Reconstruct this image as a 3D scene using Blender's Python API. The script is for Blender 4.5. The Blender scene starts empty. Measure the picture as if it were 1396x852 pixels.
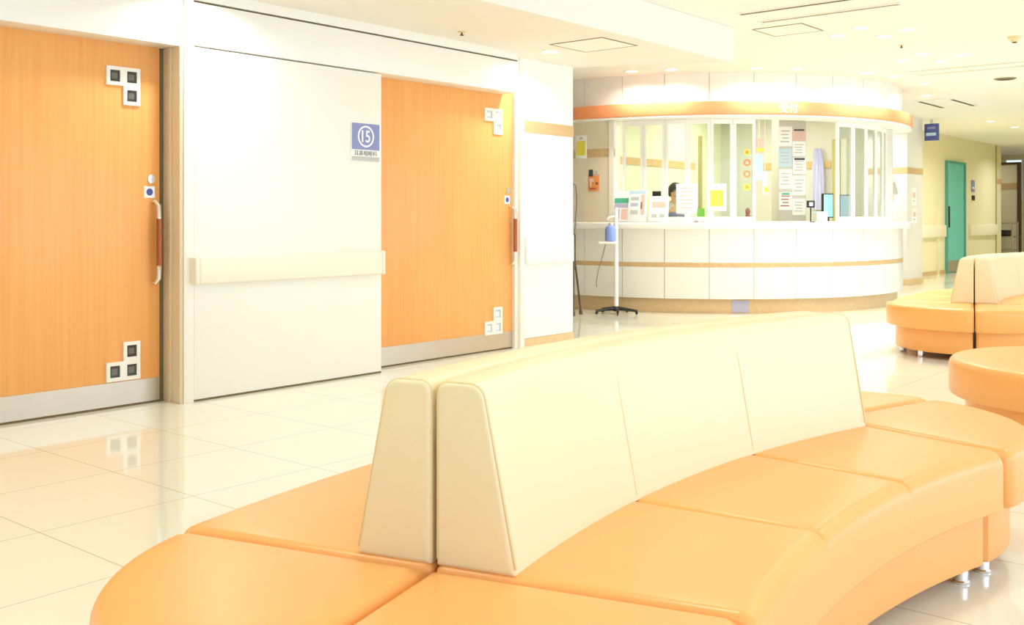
import bpy, bmesh, math, random
from mathutils import Vector, Matrix
random.seed(7)
R_ = math.radians
sc = bpy.context.scene
COL = sc.collection

# ------------------------------------------------------------------ materials
def lin(c):
    return tuple((v / 12.92 if v <= 0.04045 else ((v + 0.055) / 1.055) ** 2.4) for v in c)
def rgb(r, g, b):
    return lin((r / 255, g / 255, b / 255))
def base_mat(name):
    m = bpy.data.materials.new(name); m.use_nodes = True
    nt = m.node_tree
    return m, nt, nt.nodes['Principled BSDF']
def mat(name, col, rough=0.5, metal=0.0, spec=0.5, noise=0.0, nscale=8.0, bump=0.0, bscale=200.0, coat=0.0):
    m, nt, b = base_mat(name)
    b.inputs['Roughness'].default_value = rough
    b.inputs['Metallic'].default_value = metal
    b.inputs['Specular IOR Level'].default_value = spec
    b.inputs['Coat Weight'].default_value = coat
    b.inputs['Coat Roughness'].default_value = 0.1
    tc = nt.nodes.new('ShaderNodeTexCoord')
    n = nt.nodes.new('ShaderNodeTexNoise'); n.inputs['Scale'].default_value = nscale; n.inputs['Detail'].default_value = 3
    nt.links.new(tc.outputs['Object'], n.inputs['Vector'])
    ramp = nt.nodes.new('ShaderNodeMapRange')
    ramp.inputs['To Min'].default_value = 1 - noise; ramp.inputs['To Max'].default_value = 1 + noise
    nt.links.new(n.outputs['Fac'], ramp.inputs['Value'])
    mul = nt.nodes.new('ShaderNodeVectorMath'); mul.operation = 'SCALE'
    mul.inputs[0].default_value = col
    nt.links.new(ramp.outputs['Result'], mul.inputs['Scale'])
    nt.links.new(mul.outputs['Vector'], b.inputs['Base Color'])
    if bump:
        n2 = nt.nodes.new('ShaderNodeTexNoise'); n2.inputs['Scale'].default_value = bscale
        nt.links.new(tc.outputs['Object'], n2.inputs['Vector'])
        bp = nt.nodes.new('ShaderNodeBump'); bp.inputs['Strength'].default_value = bump; bp.inputs['Distance'].default_value = 0.01
        nt.links.new(n2.outputs['Fac'], bp.inputs['Height'])
        nt.links.new(bp.outputs['Normal'], b.inputs['Normal'])
    return m
def emit(name, col, strength):
    m, nt, b = base_mat(name)
    b.inputs['Base Color'].default_value = (*col, 1)
    b.inputs['Emission Color'].default_value = (*col, 1)
    b.inputs['Emission Strength'].default_value = strength
    return m
def wood(name, c1, c2, axis='Z', rough=0.35, fine=55.0):
    m, nt, b = base_mat(name)
    b.inputs['Roughness'].default_value = rough
    b.inputs['Specular IOR Level'].default_value = 0.35
    tc = nt.nodes.new('ShaderNodeTexCoord'); mp = nt.nodes.new('ShaderNodeMapping')
    s = {'Z': (fine, fine, 1.3), 'Y': (fine, 1.3, fine), 'X': (1.3, fine, fine)}[axis]
    mp.inputs['Scale'].default_value = s
    nt.links.new(tc.outputs['Object'], mp.inputs['Vector'])
    n = nt.nodes.new('ShaderNodeTexNoise'); n.inputs['Scale'].default_value = 1.0; n.inputs['Detail'].default_value = 5; n.inputs['Distortion'].default_value = 0.3
    nt.links.new(mp.outputs['Vector'], n.inputs['Vector'])
    r = nt.nodes.new('ShaderNodeValToRGB')
    r.color_ramp.elements[0].position = 0.3; r.color_ramp.elements[1].position = 0.7
    r.color_ramp.elements[0].color = (*c1, 1); r.color_ramp.elements[1].color = (*c2, 1)
    nt.links.new(n.outputs['Fac'], r.inputs['Fac'])
    nt.links.new(r.outputs['Color'], b.inputs['Base Color'])
    return m
def glass(name, tint=(0.93, 0.96, 0.93), refl=0.5):
    m, nt, b = base_mat(name)
    nt.nodes.remove(b)
    out = nt.nodes['Material Output']
    tr = nt.nodes.new('ShaderNodeBsdfTransparent'); tr.inputs['Color'].default_value = (*tint, 1)
    gl = nt.nodes.new('ShaderNodeBsdfGlossy'); gl.inputs['Roughness'].default_value = 0.02
    fr = nt.nodes.new('ShaderNodeFresnel'); fr.inputs['IOR'].default_value = 1.35
    ml = nt.nodes.new('ShaderNodeMath'); ml.operation = 'MULTIPLY'; ml.inputs[1].default_value = refl
    nt.links.new(fr.outputs['Fac'], ml.inputs[0])
    mx = nt.nodes.new('ShaderNodeMixShader')
    nt.links.new(ml.outputs[0], mx.inputs['Fac'])
    nt.links.new(tr.outputs[0], mx.inputs[1]); nt.links.new(gl.outputs[0], mx.inputs[2])
    nt.links.new(mx.outputs[0], out.inputs['Surface'])
    return m
def floor_mat():
    m, nt, b = base_mat('polished_tile')
    L = nt.links.new
    tc = nt.nodes.new('ShaderNodeTexCoord'); sp = nt.nodes.new('ShaderNodeSeparateXYZ')
    L(tc.outputs['Object'], sp.inputs[0])
    def dist(sock, off):
        a = nt.nodes.new('ShaderNodeMath'); a.operation = 'ADD'; a.inputs[1].default_value = 60 - off
        L(sock, a.inputs[0])
        p = nt.nodes.new('ShaderNodeMath'); p.operation = 'PINGPONG'; p.inputs[1].default_value = 0.3
        L(a.outputs[0], p.inputs[0]); return p
    dx, dy = dist(sp.outputs['X'], -3.55), dist(sp.outputs['Y'], 1.67)
    mn = nt.nodes.new('ShaderNodeMath'); mn.operation = 'MINIMUM'
    L(dx.outputs[0], mn.inputs[0]); L(dy.outputs[0], mn.inputs[1])
    mr = nt.nodes.new('ShaderNodeMapRange'); mr.inputs['From Min'].default_value = 0.0012; mr.inputs['From Max'].default_value = 0.003
    L(mn.outputs[0], mr.inputs['Value'])
    n = nt.nodes.new('ShaderNodeTexNoise'); n.inputs['Scale'].default_value = 1.7; n.inputs['Detail'].default_value = 4
    L(tc.outputs['Object'], n.inputs['Vector'])
    cr = nt.nodes.new('ShaderNodeValToRGB')
    cr.color_ramp.elements[0].color = (*FLOOR_A, 1); cr.color_ramp.elements[1].color = (*FLOOR_B, 1)
    L(n.outputs['Fac'], cr.inputs['Fac'])
    mx = nt.nodes.new('ShaderNodeMix'); mx.data_type = 'RGBA'
    L(mr.outputs['Result'], mx.inputs['Factor'])
    mx.inputs['A'].default_value = (*rgb(200, 186, 152), 1)
    L(cr.outputs['Color'], mx.inputs['B'])
    L(mx.outputs['Result'], b.inputs['Base Color'])
    b.inputs['Roughness'].default_value = 0.07
    b.inputs['Specular IOR Level'].default_value = 0.55
    return m

FLOOR_A, FLOOR_B = rgb(240, 240, 222), rgb(244, 244, 228)
M = {}
M['floor'] = floor_mat()
M['ceiling'] = mat('ceiling_board', rgb(248, 244, 234), 0.9, noise=0.01)
M['bulkhead'] = mat('bulkhead_paint', rgb(243, 237, 226), 0.9, noise=0.01)
M['wall'] = mat('wall_panel_white', rgb(246, 241, 229), 0.35, noise=0.012, nscale=2)
M['wallw'] = mat('wall_glossy_white', rgb(246, 243, 236), 0.22, noise=0.01, nscale=2)
M['jamb'] = mat('beige_steel', rgb(226, 206, 172), 0.4, noise=0.02)
M['trimw'] = mat('white_trim', rgb(246, 240, 226), 0.35, noise=0.01)
M['groove'] = mat('shadow_groove', rgb(120, 104, 72), 0.8)
M['door'] = wood('orange_beech', rgb(241, 168, 94), rgb(247, 181, 108), 'Z')
M['stripe'] = wood('tan_wood_stripe', rgb(205, 170, 120), rgb(218, 186, 138), 'Y', 0.4, 30)
M['plinthw'] = wood('tan_wood_plinth', rgb(222, 190, 142), rgb(230, 200, 154), 'X', 0.35, 30)
M['steel'] = mat('brushed_steel', rgb(205, 196, 178), 0.33, metal=0.75, noise=0.05, nscale=3)
M['chrome'] = mat('chrome', (0.85, 0.87, 0.9), 0.12, metal=1.0)
M['rail'] = mat('cream_rail', rgb(247, 238, 214), 0.45, noise=0.01)
M['handle'] = wood('brown_handle_wood', rgb(150, 82, 36), rgb(176, 100, 48), 'Z', 0.4)
M['leather'] = mat('orange_leather', rgb(247, 175, 96), 0.31, noise=0.03, nscale=5, bump=0.04, bscale=260)
M['leatherdk'] = mat('orange_seam', rgb(205, 120, 55), 0.6)
M['cream'] = mat('cream_leather', rgb(239, 222, 178), 0.38, noise=0.015, nscale=5, bump=0.04, bscale=260)
M['creamdk'] = mat('cream_piping', rgb(226, 204, 150), 0.5)
M['counter'] = mat('counter_panel', rgb(245, 241, 232), 0.25, noise=0.01, nscale=2)
M['counterback'] = mat('panel_joint', rgb(165, 150, 120), 0.8)
M['ctop'] = mat('countertop_white', rgb(249, 246, 236), 0.25, noise=0.008)
M['canopy'] = mat('orange_canopy', rgb(238, 152, 100), 0.4, noise=0.02)
M['frame'] = mat('white_sash', rgb(250, 247, 240), 0.35, noise=0.01)
M['glass'] = glass('clear_glass')
M['pier'] = mat('beige_pier', rgb(232, 218, 192), 0.5, noise=0.015)
M['office'] = mat('office_wall', rgb(226, 230, 200), 0.7, noise=0.01)
M['office2'] = mat('office_wall_grey', rgb(206, 206, 196), 0.7, noise=0.01)
M['lens'] = emit('lamp_lens', (1.0, 0.94, 0.82), 9.0)
M['lampring'] = mat('lamp_ring', rgb(248, 240, 224), 0.4)
M['slot'] = mat('slot_dark', rgb(92, 78, 44), 0.8)
M['slotlt'] = mat('slot_mid', rgb(150, 138, 98), 0.8)
M['greyw'] = mat('grey_white_plastic', rgb(226, 220, 204), 0.5)
M['black'] = mat('black_plastic', rgb(34, 34, 32), 0.45, noise=0.05)
M['dark'] = mat('dark_glass', rgb(58, 56, 50), 0.12, noise=0.05)
M['darkin'] = mat('dark_glass_centre', rgb(112, 108, 92), 0.12, noise=0.05)
M['pale'] = mat('pale_glass', rgb(205, 214, 220), 0.12, noise=0.03)
M['blue'] = mat('sign_blue', rgb(138, 144, 190), 0.4, noise=0.02)
M['blue2'] = mat('sign_blue_deep', rgb(84, 92, 158), 0.4, noise=0.02)
M['navy'] = mat('navy', rgb(60, 60, 70), 0.6)
M['white'] = mat('white_print', rgb(250, 249, 246), 0.5, noise=0.005)
M['grey'] = mat('grey_print', rgb(196, 194, 186), 0.5, noise=0.02)
M['text'] = mat('text_grey', rgb(120, 116, 104), 0.6)
M['yellow'] = mat('yellow_paper', rgb(238, 226, 84), 0.6, noise=0.02)
M['orangep'] = mat('orange_paper', rgb(238, 150, 84), 0.6, noise=0.03)
M['pinkp'] = mat('pink_print', rgb(240, 196, 180), 0.6, noise=0.03)
M['redp'] = mat('red_brown_print', rgb(170, 90, 74), 0.6, noise=0.03)
M['greenp'] = mat('green_print', rgb(90, 184, 146), 0.55, noise=0.03)
M['limep'] = mat('lime_file', rgb(140, 214, 90), 0.5, noise=0.03)
M['palegreen'] = mat('pale_green_plastic', rgb(222, 238, 176), 0.5)
M['paleblue'] = mat('pale_blue_print', rgb(196, 222, 236), 0.55, noise=0.02)
M['lav'] = mat('lavender_print', rgb(190, 188, 212), 0.55, noise=0.03)
M['screen'] = emit('screen_teal', (0.30, 0.62, 0.62), 0.55)
M['screenb'] = emit('screen_blue', (0.42, 0.62, 0.85), 0.6)
M['teal'] = mat('teal_door', rgb(112, 206, 202), 0.45, noise=0.015)
M['tealdk'] = mat('teal_frame', rgb(84, 164, 152), 0.45)
M['corr'] = mat('corridor_wall', rgb(236, 228, 194), 0.6, noise=0.01)
M['colw'] = mat('column_wall', rgb(236, 232, 222), 0.45, noise=0.012)
M['brown'] = mat('dark_brown_wood', rgb(92, 72, 52), 0.5, noise=0.08, nscale=20)
M['skin'] = mat('skin', rgb(236, 196, 160), 0.55, noise=0.02)
M['hair'] = mat('black_hair', rgb(44, 40, 34), 0.45, noise=0.1, nscale=40)
M['vest'] = mat('greyblue_vest', rgb(140, 150, 182), 0.8, noise=0.03)
M['blouse'] = mat('white_blouse', rgb(244, 242, 238), 0.8, noise=0.01)
M['lips'] = mat('lips', rgb(200, 120, 108), 0.5)
M['bluebottle'] = mat('blue_plastic', rgb(140, 164, 232), 0.35, noise=0.02)
M['smoke'] = mat('detector_cream', rgb(232, 214, 168), 0.5)
M['cable'] = mat('grey_cable', rgb(130, 118, 96), 0.6)
M['tube'] = mat('grey_tube', rgb(150, 140, 130), 0.35, metal=0.4)
M['curtain'] = mat('blue_lilac_cloth', rgb(206, 208, 236), 0.85, noise=0.03)
M['doorframe'] = mat('olive_frame', rgb(176, 168, 110), 0.5, noise=0.02)

# ------------------------------------------------------------------ helpers
def wloc(o):
    v = Vector((0, 0, 0))
    while o is not None:
        v += Vector(o.location); o = o.parent
    return v
def tag(o, label=None, cat=None, group=None, kind=None):
    if label: o['label'] = label
    if cat: o['category'] = cat
    if group: o['group'] = group
    if kind: o['kind'] = kind
    return o
def empty(name, loc, label=None, cat=None, group=None, kind=None):
    o = bpy.data.objects.new(name, None); COL.objects.link(o); o.location = loc
    o.empty_display_size = 0.1
    return tag(o, label, cat, group, kind)
def children(o):
    return [c for c in COL.objects if c.parent == o]
def copy_tree(o, shift, parent=None):
    kids = list(o.children)
    c = o.copy(); COL.objects.link(c)
    if parent is not None: c.parent = parent
    else: c.location = Vector(o.location) + Vector(shift)
    for ch in kids: copy_tree(ch, shift, c)
    return c

def roundpoly(corners, radii, n=5):
    out = []; N = len(corners)
    for i in range(N):
        p0, p, p1 = Vector(corners[i - 1]), Vector(corners[i]), Vector(corners[(i + 1) % N])
        r = radii[i]
        if r <= 1e-5:
            out.append(tuple(p)); continue
        a, b = (p0 - p).normalized(), (p1 - p).normalized()
        ang = math.acos(max(-1, min(1, a.dot(b))))
        d = min(r / math.tan(ang / 2), 0.49 * (p0 - p).length, 0.49 * (p1 - p).length)
        rr = d * math.tan(ang / 2)
        c = p + (a + b).normalized() * (rr / math.sin(ang / 2))
        s, e = p + a * d - c, p + b * d - c
        a0, a1 = math.atan2(s.y, s.x), math.atan2(e.y, e.x)
        da = (a1 - a0 + math.pi) % (2 * math.pi) - math.pi
        for k in range(n + 1):
            t = a0 + da * k / n
            out.append((c.x + rr * math.cos(t), c.y + rr * math.sin(t)))
    return out
def offset_poly(pts, d):
    """inward offset of a polygon given counter-clockwise"""
    N = len(pts); out = []
    for i in range(N):
        p0, p, p1 = Vector(pts[i - 1]), Vector(pts[i]), Vector(pts[(i + 1) % N])
        e0, e1 = (p - p0).normalized(), (p1 - p).normalized()
        n0, n1 = Vector((-e0.y, e0.x)), Vector((-e1.y, e1.x))
        b = n0 + n1
        b = b / max(b.length_squared, 1e-6) * 2
        out.append(tuple(p + b * d))
    return out

class MB:
    def __init__(s): s.bm = bmesh.new()
    def face(s, vs):
        try: return s.bm.faces.new(vs)
        except ValueError: return None
    def verts(s, pts): return [s.bm.verts.new(p) for p in pts]
    def box(s, x0, x1, y0, y1, z0, z1, bev=0.0, seg=2):
        return s.ob(((x0 + x1) / 2, (y0 + y1) / 2, (z0 + z1) / 2), (1, 0, 0), (0, 1, 0), (0, 0, 1), abs(x1 - x0) / 2, abs(y1 - y0) / 2, abs(z1 - z0) / 2, bev, seg)
    def ob(s, c, u, v, w, hu, hv, hw, bev=0.0, seg=2):
        c, u, v, w = Vector(c), Vector(u), Vector(v), Vector(w)
        vs = {}
        for i in (-1, 1):
            for j in (-1, 1):
                for k in (-1, 1):
                    vs[i, j, k] = s.bm.verts.new(c + u * hu * i + v * hv * j + w * hw * k)
        fs = []
        for ax in range(3):
            for sg in (-1, 1):
                o = [(-1, -1), (1, -1), (1, 1), (-1, 1)]
                q = []
                for a, b in o:
                    t = [a, b]; t.insert(ax, sg); q.append(vs[tuple(t)])
                fs.append(s.bm.faces.new(q))
        bmesh.ops.recalc_face_normals(s.bm, faces=fs)
        if bev > 0:
            es = list({e for f in fs for e in f.edges})
            bmesh.ops.bevel(s.bm, geom=es, offset=bev, segments=seg, affect='EDGES', profile=0.5)
        return s
    def loft(s, rings, cap=True, closed=True):
        vr = [s.verts(r) for r in rings]; n = len(vr[0])
        for a, b in zip(vr[:-1], vr[1:]):
            for i in range(n if closed else n - 1):
                s.face([a[i], a[(i + 1) % n], b[(i + 1) % n], b[i]])
        if cap:
            s.face(list(reversed(vr[0]))); s.face(vr[-1])
        return s
    def prism(s, poly, z0, z1):
        return s.loft([[(x, y, z0) for x, y in poly], [(x, y, z1) for x, y in poly]])
    def arc(s, c, r0, r1, z0, z1, a0, a1, n=24, cap=True):
        """slab between two radii, angles in degrees from +X"""
        rings = []
        for i in range(n + 1):
            a = R_(a0 + (a1 - a0) * i / n); ca, sa = math.cos(a), math.sin(a)
            rings.append([(c[0] + r * ca, c[1] + r * sa, z) for r, z in ((r0, z0), (r1, z0), (r1, z1), (r0, z1))])
        return s.loft(rings, cap)
    def arcprof(s, c, prof, a0, a1, n=40):
        rings = []
        for i in range(n + 1):
            a = R_(a0 + (a1 - a0) * i / n); ca, sa = math.cos(a), math.sin(a)
            rings.append([(c[0] + r * ca, c[1] + r * sa, z) for r, z in prof])
        return s.loft(rings)
    def cyl(s, c, r, z0, z1, n=20, r1=None):
        r1 = r if r1 is None else r1
        return s.loft([[(c[0] + rr * math.cos(2 * math.pi * i / n), c[1] + rr * math.sin(2 * math.pi * i / n), z) for i in range(n)] for rr, z in ((r, z0), (r1, z1))])
    def lathe(s, c, prof, n=24, scale=(1, 1), rot=0):
        rings = []
        for r, z in prof:
            rr = max(r, 1e-4)
            rings.append([(c[0] + rr * scale[0] * math.cos(2 * math.pi * i / n + rot), c[1] + rr * scale[1] * math.sin(2 * math.pi * i / n + rot), c[2] + z) for i in range(n)])
        return s.loft(rings)
    def tube(s, pts, r, n=10, closed=False):
        pts = [Vector(p) for p in pts]; N = len(pts); rings = []
        up = Vector((0, 0, 1))
        prev = None
        for i in range(N):
            if closed: t = pts[(i + 1) % N] - pts[i - 1]
            else: t = pts[min(i + 1, N - 1)] - pts[max(i - 1, 0)]
            t.normalize()
            if prev is None:
                a = up if abs(t.z) < 0.9 else Vector((1, 0, 0))
                u = t.cross(a).normalized()
            else:
                u = (prev - t * prev.dot(t)).normalized()
            prev = u; v = t.cross(u)
            rr = r[i] if isinstance(r, (list, tuple)) else r
            rings.append([tuple(pts[i] + u * rr * math.cos(2 * math.pi * k / n) + v * rr * math.sin(2 * math.pi * k / n)) for k in range(n)])
        if closed: rings.append(rings[0])
        s.loft(rings, cap=not closed)
        if closed: bmesh.ops.remove_doubles(s.bm, verts=s.bm.verts[:], dist=1e-5)
        return s
    def disc(s, c, u, v, ru, rv, w, th, n=28, r_in=0.0):
        """oval plate (or ring) in the u,v plane, thickness th along w"""
        c, u, v, w = Vector(c), Vector(u), Vector(v), Vector(w)
        def ring(f, h): return [tuple(c + u * ru * f * math.cos(2 * math.pi * i / n) + v * rv * f * math.sin(2 * math.pi * i / n) + w * h) for i in range(n)]
        if r_in > 0:
            s.loft([ring(r_in, 0), ring(1, 0), ring(1, th), ring(r_in, th), ring(r_in, 0)], cap=False)
            bmesh.ops.remove_doubles(s.bm, verts=s.bm.verts[:], dist=1e-6)
        else: s.loft([ring(1, 0), ring(1, th)])
        return s
    def build(s, name, m, parent=None, smooth=True, angle=35):
        bm = s.bm
        bmesh.ops.recalc_face_normals(bm, faces=bm.faces[:])
        me = bpy.data.meshes.new(name)
        if parent is not None:
            off = wloc(parent)
        else:
            xs = [v.co for v in bm.verts]
            lo = Vector([min(p[i] for p in xs) for i in range(3)]); hi = Vector([max(p[i] for p in xs) for i in range(3)])
            off = Vector(((lo.x + hi.x) / 2, (lo.y + hi.y) / 2, lo.z))
        bmesh.ops.translate(bm, verts=bm.verts[:], vec=-off)
        bm.to_mesh(me); bm.free()
        me.materials.append(m)
        if smooth:
            me.polygons.foreach_set('use_smooth', [True] * len(me.polygons))
            me.set_sharp_from_angle(angle=R_(angle))
        o = bpy.data.objects.new(name, me); COL.objects.link(o)
        if parent is not None: o.parent = parent
        else: o.location = off
        return o
def struct(name, mb, m, parent=None, kind='structure'):
    o = mb.build(name, m, parent)
    if parent is None: o['kind'] = kind
    return o
def text(name, s, size, c, u, v, m, parent, squeeze=1.0, depth=0.0008, bold=0.0):
    cu = bpy.data.curves.new(name, 'FONT'); cu.body = s; cu.size = size; cu.extrude = depth; cu.offset = bold
    cu.align_x = 'CENTER'; cu.align_y = 'CENTER'
    t = bpy.data.objects.new(name, cu); COL.objects.link(t)
    dg = bpy.context.evaluated_depsgraph_get()
    me = bpy.data.meshes.new_from_object(t.evaluated_get(dg))
    bpy.data.objects.remove(t)
    c, u, v = Vector(c), Vector(u), Vector(v); w = u.cross(v)
    xs = [p.co.x for p in me.vertices] or [0]; ys = [p.co.y for p in me.vertices] or [0]
    mx, my = (min(xs) + max(xs)) / 2, (min(ys) + max(ys)) / 2
    off = wloc(parent)
    for p in me.vertices:
        q = p.co.copy()
        p.co = c + u * (q.x - mx) * squeeze + v * (q.y - my) + w * q.z - off
    me.materials.clear(); me.materials.append(m)
    o = bpy.data.objects.new(name, me); COL.objects.link(o); o.parent = parent
    return o

# ------------------------------------------------------------------ camera
cam = bpy.data.cameras.new('camera'); co = bpy.data.objects.new('camera', cam); COL.objects.link(co)
cam.sensor_width = 36; cam.lens = 36 * 1402 / 1396; cam.shift_y = -(426 - 298) / 1396
cam.clip_start = 0.05; cam.clip_end = 200
co.location = (0, 0, 1.075); co.rotation_euler = (R_(90), 0, R_(39.8))
sc.camera = co

# ------------------------------------------------------------------ the room
CZ, LZ = 2.72, 2.42                      # ceiling heights
XW, XP = -5.46, -5.29                    # door plane / proud wall plane
struct('floor', MB().box(-14.2, 4.7, -5.2, 29.2, -0.15, 0), M['floor'])
struct('ceiling', MB().box(-14.2, 4.7, -5.2, 29.2, CZ, CZ + 0.15), M['ceiling'])
DC = (-7.162, 12.58)                     # centre of the round reception
# low ceiling over the corridor of doors: its far end follows the round reception
def cpt(a, r): return (DC[0] + r * math.cos(R_(a)), DC[1] + r * math.sin(R_(a)))
a_l = -math.degrees(math.acos((-5.46 - DC[0]) / 5.43)); a_r = -math.degrees(math.acos((-4.2 - DC[0]) / 5.43))
poly = [(-5.9, -5.0), (-4.2, -5.0)] + [cpt(a_r + (a_l - a_r) * i / 14, 5.43) for i in range(15)] + [(-5.9, 7.2)]
struct('ceiling_low', MB().prism(poly, LZ, CZ - 0.002), M['bulkhead'])

# left wall, doors
mb = MB()
mb.box(-5.9, XW - 0.05, -5.0, 7.39, 0, LZ)                                  # core wall behind everything
struct('wall_left', mb, M['wall'])
struct('wall_left_panel', MB().box(XW - 0.05, XP, 3.437, 4.927, 0.012, 2.082, 0.004), M['wall'])
hd = MB().box(XW - 0.05, XP, 3.437, 6.43, 2.092, 2.345, 0.003)
hd.box(XW - 0.05, XP, 3.437, 6.43, 2.357, LZ)
struct('wall_left_header', hd, M['wall'])
struct('trim_1', MB().box(XW - 0.049, XP - 0.012, 3.437, 6.43, 2.346, 2.356), M['groove'])
struct('trim_2', MB().box(XP - 0.012, XP - 0.004, 3.437, 4.927, 0.0, 0.012), M['groove'])
hl = MB().box(XW - 0.05, XP, 0.2, 3.366, 2.075, 2.345, 0.003); hl.box(XW - 0.05, XP, 0.2, 3.366, 2.357, LZ)
struct('wall_left_lintel', hl, M['wall'])
struct('trim_3', MB().box(XW - 0.049, XP - 0.012, 0.2, 3.366, 2.346, 2.356), M['groove'])
struct('trim_4', MB().box(XW - 0.05, XP + 0.008, 3.368, 3.432, 0, LZ, 0.003), M['trimw'])   # white post
jb = MB().box(XW - 0.05, XP - 0.002, 3.345, 3.367, 0, 2.075, 0.002)
jb.box(XW + 0.06, XW + 0.085, 3.335, 3.346, 0, 2.075, 0.003)
struct('trim_5', jb, M['jamb'])
struct('trim_6', MB().box(XW - 0.05, XP, 0.2, 1.5, 0, 2.075), M['wall'])
struct('trim_7', MB().box(XW - 0.05, XP, -5.0, 0.2, 0, LZ), M['wall'])
# end wall beyond the second door
XE = -5.45
struct('wall_left_end', MB().box(XW - 0.05, XE, 6.645, 7.39, 0.066, LZ), M['wallw'])
struct('baseboard_left', MB().box(XW - 0.05, XE + 0.006, 6.645, 7.396, 0, 0.064), M['plinthw'])
struct('trim_8', MB().box(XE - 0.01, XE + 0.004, 6.66, 7.395, 1.80, 1.90), M['stripe'])
fr = MB().box(XW - 0.05, XW + 0.06, 6.59, 6.643, 0, 2.16, 0.003); fr.box(XW - 0.05, XW + 0.03, 6.555, 6.592, 0, 2.12)
struct('trim_9', fr, M['trimw'])
rl = MB().box(XE + 0.0005, XE + 0.045, 6.685, 7.352, 0.694, 0.933, 0.012, 3)
o = rl.build('bumper_rail', M['wallw']); tag(o, 'short wide white bumper rail on the wall right of the second door', 'handrail')
hr = empty('handrail', (XP, 4.14, 0.69), 'cream padded handrail across the white panel between the two orange doors', 'handrail')
MB().box(XP + 0.0005, XP + 0.07, 3.435, 4.875, 0.692, 0.852, 0.014, 3).build('rail_board', M['rail'], hr)
MB().box(XP + 0.0005, XP + 0.071, 3.405, 3.436, 0.690, 0.854, 0.012, 3).build('end_cap', M['rail'], hr)
MB().box(XP + 0.0005, XP + 0.071, 4.874, 4.905, 0.690, 0.854, 0.012, 3).build('end_cap', M['rail'], hr)
# wall going left behind the corner, outer enclosure
struct('wall_return', MB().box(-14.0, -5.9, 7.0, 7.39, 0, CZ), M['wall'])
struct('wall_west', MB().box(-14.2, -14.0, 7.0, 29.2, 0, CZ), M['corr'])
struct('wall_back', MB().box(-5.9, 4.7, -5.2, -5.0, 0, CZ), M['wall'])

def trio(door, X, y0, z0, w, h, top, panes_dark):
    """the three small square windows in an L on a sliding door"""
    cells = [(0, 1), (1, 1), (1, 0)] if top else [(0, 0), (1, 0), (1, 1)]
    f = MB(); g = MB(); gi = MB()
    fw = 0.021
    for i, j in cells:
        a, b, c, d = y0 + i * w, y0 + (i + 1) * w, z0 + j * h, z0 + (j + 1) * h
        f.box(X, X + 0.012, a, a + fw, c, d); f.box(X, X + 0.012, b - fw, b, c, d)
        f.box(X, X + 0.012, a + fw, b - fw, c, c + fw); f.box(X, X + 0.012, a + fw, b - fw, d - fw, d)
    fo = f.build('window_trim', M['trimw'], door)
    for i, j in cells:
        a, b, c, d = y0 + i * w + fw, y0 + (i + 1) * w - fw, z0 + j * h + fw, z0 + (j + 1) * h - fw
        p = MB().box(X, X + 0.003, a, b, c, d).build('pane', M['dark'] if panes_dark else M['pale'], fo)
        k = MB().box(X + 0.001, X + 0.0036, a + 0.013, b - 0.013, c + 0.016, d - 0.016)
        ko = k.build('pane_centre', M['darkin'] if panes_dark else M['white'], fo)
def door(name, y0, y1, z1, top, bot, dark, hy, ly):
    X = XW
    d = MB().box(X - 0.045, X, y0, y1, 0.012, z1, 0.003).build(name, M['door']); d['kind'] = 'structure'
    MB().box(X, X + 0.0025, y0 + 0.002, y1 - 0.002, 0.014, 0.146).build('kick_plate', M['steel'], d)
    trio(d, X, *top, True, dark); trio(d, X, *bot, False, dark)
    h = MB()
    for za, zb in ((1.07, 1.175), (0.805, 0.70)):
        pts = [(X + 0.002, hy - 0.012, zb), (X + 0.03, hy - 0.008, zb), (X + 0.05, hy, zb + (za - zb) * 0.25), (X + 0.055, hy, za)]
        h.tube(pts, [0.011, 0.012, 0.0135, 0.0135], 10)
    ho = h.build('handle', M['chrome'], d); ho['label'] = 'chrome curved handle ends'
    g = MB().lathe((X + 0.055, hy, 0.80), [(0.0, 0), (0.016, 0.001), (0.0165, 0.14), (0.016, 0.274), (0, 0.275)], 14).build('grip', M['handle'], ho)
    g['label'] = 'brown wooden grip'
    MB().disc((X, ly + 0.008, 1.306), (0, 1, 0), (0, 0, 1), 0.022, 0.026, (1, 0, 0), 0.012, 20).build('lock', M['chrome'], d)
    s = MB().box(X, X + 0.002, ly - 0.034, ly + 0.034, 1.196, 1.264, 0.0008, 1).build('sticker', M['white'], d); s['label'] = 'white square sticker with a blue round mark'
    mk = MB().disc((X + 0.002, ly, 1.23), (0, 1, 0), (0, 0, 1), 0.021, 0.021, (1, 0, 0), 0.0008, 20)
    mk.build('mark', M['blue2'], s)
    return d
door('door_1', 1.5, 3.318, 2.078, (2.982, 1.724, 0.103, 0.107), (2.982, 0.153, 0.103, 0.109), True, 3.283, 3.252)
struct('trim_10', MB().box(XW - 0.045, XW - 0.005, 3.319, 3.345, 0, 2.07), M['groove'])
door('door_2', 4.93, 6.553, 2.118, (6.203, 1.76, 0.109, 0.1035), (6.203, 0.136, 0.108, 0.109), False, 6.53, 6.49)
struct('trim_11', MB().box(XW - 0.045, XW - 0.002, 1.5, 6.553, 0.0, 0.011), M['groove'])

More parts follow.
